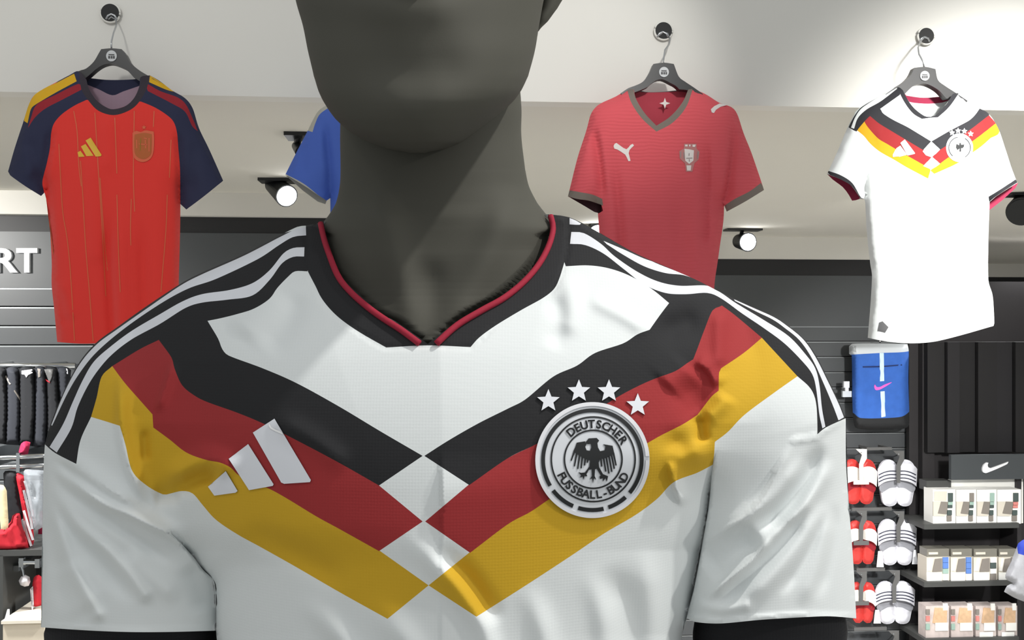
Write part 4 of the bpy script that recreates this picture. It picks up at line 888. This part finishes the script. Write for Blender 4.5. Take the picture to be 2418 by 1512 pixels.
for y in (1237, 1373, 1507):
    z1 = zl(y, 2300, WB-.02); z0 = zl(y+12, 2300, WB-.02)
    MB().box(u(2179, WB), u(2402, WB), WB-.02, WB+.32, z0, z1).build('shelf', m_shelf, root)
mb = MB(); mb.pbox(2188, 2246, 1136, 1158, WB+.1, .1); mb.build('bracket', m_shelf, root)
mb = MB(); mb.pbox(2402, 2412, 1131, 1512, WB+.1, .2); mb.build('upright', m_bay, root)
# boxes on the shelves
m_cw = mat('carton_white', (240, 240, 236), rough=.5); m_cb = mat('carton_beige', (206, 200, 188), rough=.6); m_cg = mat('carton_grey', (128, 122, 116), rough=.6); m_cd = mat('carton_dark', (72, 84, 82), rough=.5); m_ct = mat('carton_teal', (150, 176, 166), rough=.5); m_cr = mat('carton_rose', (206, 130, 124), rough=.5); m_cblue = mat('carton_blue', (92, 128, 196), rough=.5); m_tan = mat('pack_tan', (206, 172, 138), rough=.6, var=.25, vscale=40); m_pack = mat('pack_mauve', (200, 188, 184), rough=.4, var=.25, vscale=30); m_clear = mat('pack_clear', (120, 118, 110), rough=.25)
ORD = ('first', 'second', 'third', 'fourth')
def quad(mb, p, w, t=.004): mb.prism(pl(p), w, t); return mb
mb = MB(); mb.pbox(2242, 2416, 1133, 1236, WB+.13, .02); tag(mb.build('display_board', m_cw), 'white backing board behind the top shelf boxes', 'display board')
for i, (x0, x1) in enumerate(((2203, 2257), (2258, 2306), (2307, 2354), (2355, 2412))):
    y0, y1 = 1157, 1237; w = WB+.0; f = (x1-x0)
    t = thing('product_box', 'small white windowed box on the top shelf, %s from the left' % ORD[i], 'box', lift(((x0+x1)/2, y1), w+.05)[0], 'boxes on the top shelf')
    mb = MB(); mb.pbox(x0, x1-1, y0, y1, w+.006, .12); mb.build('carton', m_cw, t)
    mb = MB(); quad(mb, '%g,%g %g,%g %g,%g %g,%g' % (x0+1, y0+28, x0+f*.64, y0+28, x0+f*.55, y1-18, x0+1, y1-18), w, .01); wp = mb.build('window', m_cb, t, label='beige window'); BASE[wp.name] = BASE[t.name]
    quad(MB(), '%g,%g %g,%g %g,%g %g,%g' % (x0+f*.36, y0+28, x0+f*.66, y0+29, x0+f*.60, y1-22, x0+f*.22, y1-24), w-.003, .006).build('grey_panel', m_cg, wp, label='grey panel')  # plain grey trapezoid on the box front
    if i == 0: quad(MB(), '%g,%g %g,%g %g,%g %g,%g' % (x0+4, y0+4, x0+f*.62, y0+4, x0+f*.6, y0+26, x0+3, y0+26), w+.001, .006).build('lid', m_cb, t)
    for k, (ya, yb, m) in enumerate(((8, 28, (m_cd, m_cg, m_ct, m_cd)[i]), (29, 36, m_ct if i < 3 else m_cr), (37, 43, m_cd if i < 3 else m_cr), (44, 48, m_cw), (49, 60, m_cd), (61, 74, m_cg))):
        mb = MB(); sh_ = -f*.06*k/5; mb.pbox(x0+f*.68+sh_, x0+f*.88+sh_, y0+ya, y0+yb, w-.004, .008); mb.build('label_strip', m, t)
for i, (x0, x1) in enumerate(((2188, 2242), (2245, 2296), (2299, 2355), (2358, 2400))):
    y0, y1 = 1297, 1373; w = WB+.0; f = (x1-x0)
    t = thing('product_box', 'small clear topped box on the middle shelf, %s from the left' % ORD[i], 'box', lift(((x0+x1)/2, y1), w+.05)[0], 'boxes on the middle shelf')
    mb = MB(); mb.pbox(x0, x1, y0+20, y1, w+.006, .12); mb.build('carton', m_cb, t)
    mb = MB(); mb.pbox(x0+1, x1-1, y0, y0+20, w+.02, .1); lid = mb.build('clear_lid', m_clear, t); BASE[lid.name] = BASE[t.name]
    mb = MB(); mb.pbox(x0+f*.1, x0+f*.5, y0+8, y0+13, w+.014, .008); mb.build('painted_lid_gloss', m_cb, lid)  # beige strip painted in as the sheen on the clear lid
    mb = MB(); mb.pbox(x0+1, x0+f*.66, y1-20, y1-1, w, .01); mb.build('front_label', m_cw, t)
    quad(MB(), '%g,%g %g,%g %g,%g %g,%g' % (x0+f*.38, y0+24, x0+f*.68, y0+22, x0+f*.68, y1-23, x0+f*.26, y1-22), w, .008).build('grey_panel', m_cg, t)  # same grey trapezoid on the middle shelf boxes
    quad(MB(), '%g,%g %g,%g %g,%g %g,%g' % (x0+f*.18, y0+22, x0+f*.3, y0+22, x0+f*.2, y1-24, x0+f*.06, y1-24), w, .008).build('fold_panel', m_cw, t)
    for k, (ya, yb) in enumerate(((20, 32), (33, 46), (47, 58), (59, 74))):
        mm_ = ((m_cblue, m_cblue, m_ct, m_cw), (m_cblue, m_cblue, m_cblue, m_cw), (m_cw, m_cd, m_cw, m_cg), (m_cg, m_cg, m_cw, m_cg))[i][k]
        mb = MB(); mb.pbox(x0+f*.72, x0+f*.96, y0+ya, y0+yb, w-.002, .008); mb.build('label_strip', mm_, t)
for i, (x0, x1) in enumerate(((2186, 2241), (2246, 2298), (2304, 2352), (2357, 2402))):
    y0, y1 = 1432, 1507; w = WB+.0; f = (x1-x0)
    t = thing('product_pack', 'mottled tan pack with white price card on the bottom shelf, %s from the left' % ORD[i], 'pack', lift(((x0+x1)/2, y1), w+.05)[0], 'packs on the bottom shelf')
    mb = MB(); mb.pbox(x0, x1, y0, y1, w+.006, .1); mb.build('wrapper', m_pack, t)
    quad(MB(), '%g,%g %g,%g %g,%g %g,%g' % (x0+f*.4, y0+4, x0+f*.92, y0+6, x0+f*.9, y0+44, x0+f*.3, y0+40), w, .008).build('contents', m_tan, t)
    mb = MB(); mb.pbox(x0+f*.75, x0+f*.95, y0-6, y0+10, w-.002, .008); mb.build('tab', m_cw, t)
    mb = MB(); mb.pbox(x0+f*.42, x0+f*.96, y0+40, y0+58, w-.004, .006); mb.build('price_card', m_cw, t)
    if i > 1: mb = MB(); mb.pbox(x0+f*.2, x0+f*.85, y0+62, y0+75, w-.004, .006); mb.build('price_card', m_cw, t)
    for ya, yb, m in ((8, 20, m_cg), (24, 36, m_cr), (42, 56, m_ct)): mb = MB(); mb.pbox(x0+1, x0+f*.18, y0+ya, y0+yb, w-.001, .008); mb.build('label_strip', m, t)
# garment at the right edge
m_gg = cloth('melange_grey', (150, 151, 156), bump=.2, bscale=90, var=.1, vscale=60); m_gb = cloth('garment_blue', (40, 58, 150))
ol = curve('2404,1284* 2420,1274 2470,1276 2530,1300* 2560,1420 2540,1560* 2430,1560* 2425,1424* 2395,1412 2371,1398* 2378,1384 2392,1378* 2374,1366 2377,1350 2388,1326*', 6)
Ag, g0 = A_hung([ol], .05, 22, 'l 8 10 b | 2374,1364 2396,1378 2420,1392\nr 5 12 b | 2400,1320 2420,1360 2430,1400')
root = thing('hanging_garment', 'grey and blue garment cropped by the right edge before the shelves', 'garment', lift((2460, 1560), 5.6)[0])
s = Sheet(ol, Ag, 5.6, NS, 7, [(curve('2398,1270* 2560,1260* 2540,1316* 2440,1316 2404,1308*', 6), 'b')]); s.part('', 'sleeve_and_body', m_gg, root, label='grey melange cloth'); s.part('b', 'yoke', m_gb, root, label='blue yoke')
Sheet(ol, lambda P: -.6*g0(P)-.0005, 5.6, NS, 14).part('', 'back_panel', m_gg, root)
mb = MB(); a = lift((2470, 1278), 5.62)[0]; mb.tube([a, a+np.array([0, 0, .06])+ES*.0, a+np.array([0, 0, .12])], .004, 8); tag(mb.build('garment_hook', m_chrome), 'steel hook above the garment at the right edge', 'hook')
# ================================================================== left: racks under the slat wall
WK = 4.25
m_jak = cloth('jacket_black', (36, 37, 40)); m_jak2 = cloth('jacket_charcoal', (48, 50, 56)); m_redg = cloth('garment_red', (188, 40, 52)); m_crm = mat('cream_card', (222, 206, 166), rough=.6); m_wh = cloth('garment_white', (220, 216, 220)); m_mag = cloth('garment_magenta', (170, 40, 76)); m_bag = mat('clear_bag', (176, 182, 188), rough=.15, spec=.8, alpha=.55); m_box = mat('box_cream', (226, 214, 194), rough=.6)
rk = thing('wall_rail', 'chrome rail with black jackets on the left slat wall', 'rail', lift((60, 862), WK)[0])
MB().tube([lift((-90, 864), WK)[0], lift((178, 864), WK)[0]], .012, 12).build('rail', m_chrome, rk, smooth=True)
for x in (-70, 70, 170): p = lift((x, 864), WK)[0]; MB().tube([p, p+NS*(WL-WK)], .008, 8).build('bracket', m_chrome, rk)
def rackpiece(name, label, cat, group, ol, w, m, thick=.03, Rp=14, folds='', paints=(), mats=None):
    o = curve(ol, 6); A, a0 = A_hung([np.vstack([o, o[:1]])], thick, Rp, folds) if folds else A_hung([np.vstack([o, o[:1]])], thick, Rp, 'r 0.001 2 n | 0,0 1,1')
    c = o.mean(0); t = thing(name, label, cat, lift((c[0], o[:, 1].max()), w)[0], group)
    s = Sheet(o, A, w, NS, 6, paints); b = s.part('', 'cloth', m, t)
    for k, mm_ in (mats or {}).items(): s.part(k, 'panel', mm_, t)
    Sheet(o, lambda P: -.7*a0(P)-.0005, w, NS, 14).part('', 'back', m, t); BASE[b.name] = BASE[t.name]
    return t, s, b
JK = (('-60,872 -40,868 -22,872* -18,960 -22,1044* -62,1044*', 'outside the left edge'), ('-22,872 -5,866 16,872* 22,960 18,1050* -24,1046*', 'cropped by the left edge'), ('14,872 30,866 46,873* 52,960 48,1052* 10,1050*', 'with a pale zip, second in view'), ('44,874 60,866 84,873* 88,960 80,1054* 42,1052*', 'with a small white chest print, third in view'), ('82,874 96,866 110,874* 116,960 112,1056* 76,1054*', 'fourth in view'), ('106,872 122,866 138,873* 144,950 150,1058* 108,1056*', 'with a grey and red neck, fifth in view'), ('134,874 150,866 168,874* 162,940 130,1040 140,960*', 'nearest the large jersey shoulder'))
for i, (ol, lb) in enumerate(JK):
    t, s, b = rackpiece('jacket', 'black jacket on the left rail, '+lb, 'jacket', 'black jackets on the left rail', ol, WK, m_jak if i % 2 else m_jak2, .05, 13)
    if i == 2: s.decal(stroke(pl('13,888 24,908'), 4), .002, 'zip', m_cg, b, 4); s.decal(stroke(pl('34,922 48,944 60,962'), 4), .003, 'zip', m_cg, b, 4)
    if i == 3: s.decal(pl('51,876 63,874 76,872 77,881 66,886 62,892 58,885 51,884'), .003, 'chest_print', m_print, b, 4, label='small white print')
    if i == 4: s.decal(pl('88,870 96,872 95,890 90,892'), .003, 'zip', m_cg, b, 4)
    if i == 5: s.decal(pl('104,872 128,872 120,900 116,903'), .003, 'neck_panel', m_hg, b, 4); s.decal(pl('104,893 117,902 118,905 106,899'), .004, 'neck_trim', m_redg, b, 4)
    if i == 6: s.decal(pl('156,870 160,872 161,884 158,883'), .003, 'tag', m_print, b, 4)
WK2 = 4.05
rk2 = thing('wall_rail', 'double chrome rail below the black jackets at the left edge', 'rail', lift((40, 1095), WK2)[0])
for y in (1084, 1106): MB().tube([lift((-90, y+2), WK2)[0], lift((120, y-8), WK2)[0]], .010, 12).build('rail', m_chrome, rk2, smooth=True)
for x in (-60, 42, 110): mb = MB(); mb.pbox(x-4, x+4, 1070, 1116, WK2-.015, WL-WK2+.01); mb.build('bracket', m_chrome, rk2)
rackpiece('jersey', 'magenta cloth corner above the double chrome rail', 'garment', 'red clothes at the left edge', '50,1048 62,1042 72,1045* 66,1074* 42,1076*', WK2+.03, m_mag)
rackpiece('trousers', 'black trousers hanging between the cream card and the red striped top', 'trousers', None, '8,1118 28,1112 44,1116* 50,1180 58,1212 46,1236* 22,1240*', WK2+.02, m_jak)
t, s, b = rackpiece('striped_top', 'red top with three white stripes hanging below the double chrome rail', 'garment', 'red clothes at the left edge', '36,1122 48,1118 58,1124* 62,1170 76,1230 80,1280 72,1298* 60,1290 56,1230 46,1170*', WK2, m_redg)
for a in ('58,1136 70,1180 76,1220', '56,1158 66,1200 76,1250', '56,1206 66,1240 78,1276', '56,1230 64,1262 74,1290'): s.decal(stroke(curve(a, 6, False), 6), .002, 'stripe', m_wh, b, 4, label='white stripe')
rackpiece('shorts', 'bright red shorts at the left edge under the black trousers', 'shorts', 'red clothes at the left edge', '-20,1256 4,1250 26,1232 30,1218 46,1212 52,1240 64,1276 68,1296* 20,1302 -20,1300*', WK2-.03, m_redg, .04, 12, 'r -5 6 b | 6,1256 20,1280 40,1298\nr -5 6 b | 28,1236 34,1266 42,1290')
rackpiece('hang_card', 'cream cardboard tag hanging at the left edge', 'tag', None, '-6,1150 8,1146 16,1160* 20,1240 18,1252* 2,1250*', WK2-.06, m_crm, .006, 6)
rackpiece('clear_bag', 'clear plastic garment bag hanging beside the white sleeve', 'bag', None, '56,1114 80,1110 104,1112* 106,1180 100,1246* 84,1252 76,1230 66,1180*', WK2-.06, m_bag, .04, 12, 'r 8 5 b | 66,1124 74,1170 82,1210\nr 6 5 b | 96,1130 92,1180 96,1220\nr 8 5 b | 84,1170 86,1200 80,1240')
rackpiece('jersey', 'dark pink cloth strip hanging behind the clear bag', 'garment', 'red clothes at the left edge', '92,1210 104,1206* 106,1262* 90,1262*', WK2+.06, m_mag)
WT = 4.0
un = thing('shelf_unit', 'low black shelf unit at the left edge below the red clothes', 'shelving', SP(u(40, WT), WT+.2, 0))
mb = MB(); mb.pbox(-90, 130, 1302, 1312, WT-.02, .4); mb.build('shelf', m_shelf, un)
mb = MB(); mb.pbox(-90, 130, 1312, 1450, WT+.3, .04); mb.build('back_panel', m_bay, un)
mb = MB(); mb.pbox(-2, 7, 1312, 1700, WT-.02, .36); mb.build('upright', m_shelf, un)
z = zl(1446, 40, WT); MB().box(u(-90, WT), u(130, WT), WT+.3, WT+.34, 0, z).build('plinth', m_bay, un)
hw = thing('hook_fitting', 'chrome hook fitting inside the low shelf unit', 'hook', lift((60, 1336), WT+.05)[0])
MB().tube([lift((46, 1328), WT+.05)[0], lift((98, 1328), WT+.05)[0]], .011, 10).build('bar', m_chrome, hw)
for x, y in ((50, 1322), (88, 1324)): mb = MB(); mb.pbox(x-6, x+5, y-3, y+18, WT+.03, .02); mb.build('clamp', m_chrome, hw)
mb = MB(); mb.pbox(16, 27, 1336, 1350, WT+.06, .05); mb.pbox(31, 44, 1337, 1350, WT+.07, .22); mb.build('peg', m_chrome, hw)
MB().tube([lift((50, 1338), WT+.04)[0], lift((54, 1350), WT+.04)[0], lift((56, 1362), WT+.04)[0]], .006, 8).build('hook_wire', m_chrome, hw)
rackpiece('cloth_bundle', 'small white rolled bundle hanging from the chrome hook', 'bundle', None, '44,1372 50,1362 60,1358 70,1363 72,1374 68,1384 58,1386 48,1382', WT+.04, m_wh, .04, 12)
t, s, b = rackpiece('red_top', 'red folded top hanging beside the white sleeve hem', 'garment', 'red clothes at the left edge', '80,1364 92,1358 100,1364* 100,1430* 78,1432 74,1400*', WT+.06, m_redg)
s.decal(pl('71,1392 78,1384 80,1430 76,1446 74,1430'), .002, 'lining', m_wh, b, 4)
bx = thing('storage_box', 'cream open topped box at the bottom left corner', 'box', lift((55, 1600), WT-.05)[0])
mb = MB(); mb.pbox(7, 104, 1476, 1900, WT-.1, .02); mb.build('front_board', m_box, bx, label='cream front board')
zt = zl(1472, 50, WT-.1); MB().box(u(5, WT-.1), u(106, WT-.1), WT-.11, WT+.28, zt-.0, zt+.012).build('lid', mat('box_lid', (236, 228, 212), rough=.6), bx, label='pale cream lid')
mb = MB(); mb.pbox(7, 10, 1476, 1900, WT-.08, .3); mb.pbox(100, 104, 1476, 1900, WT-.08, .3); mb.build('side_board', m_box, bx)
mb = MB(); a = lift((14, 1462), WT-.02)[0]; mb.prism(pl('9,1468 17,1440 21,1440 22,1468'), WT-.03, .006); tag(mb.build('paper_slip', m_print), 'white paper slip on the cream box lid', 'paper')
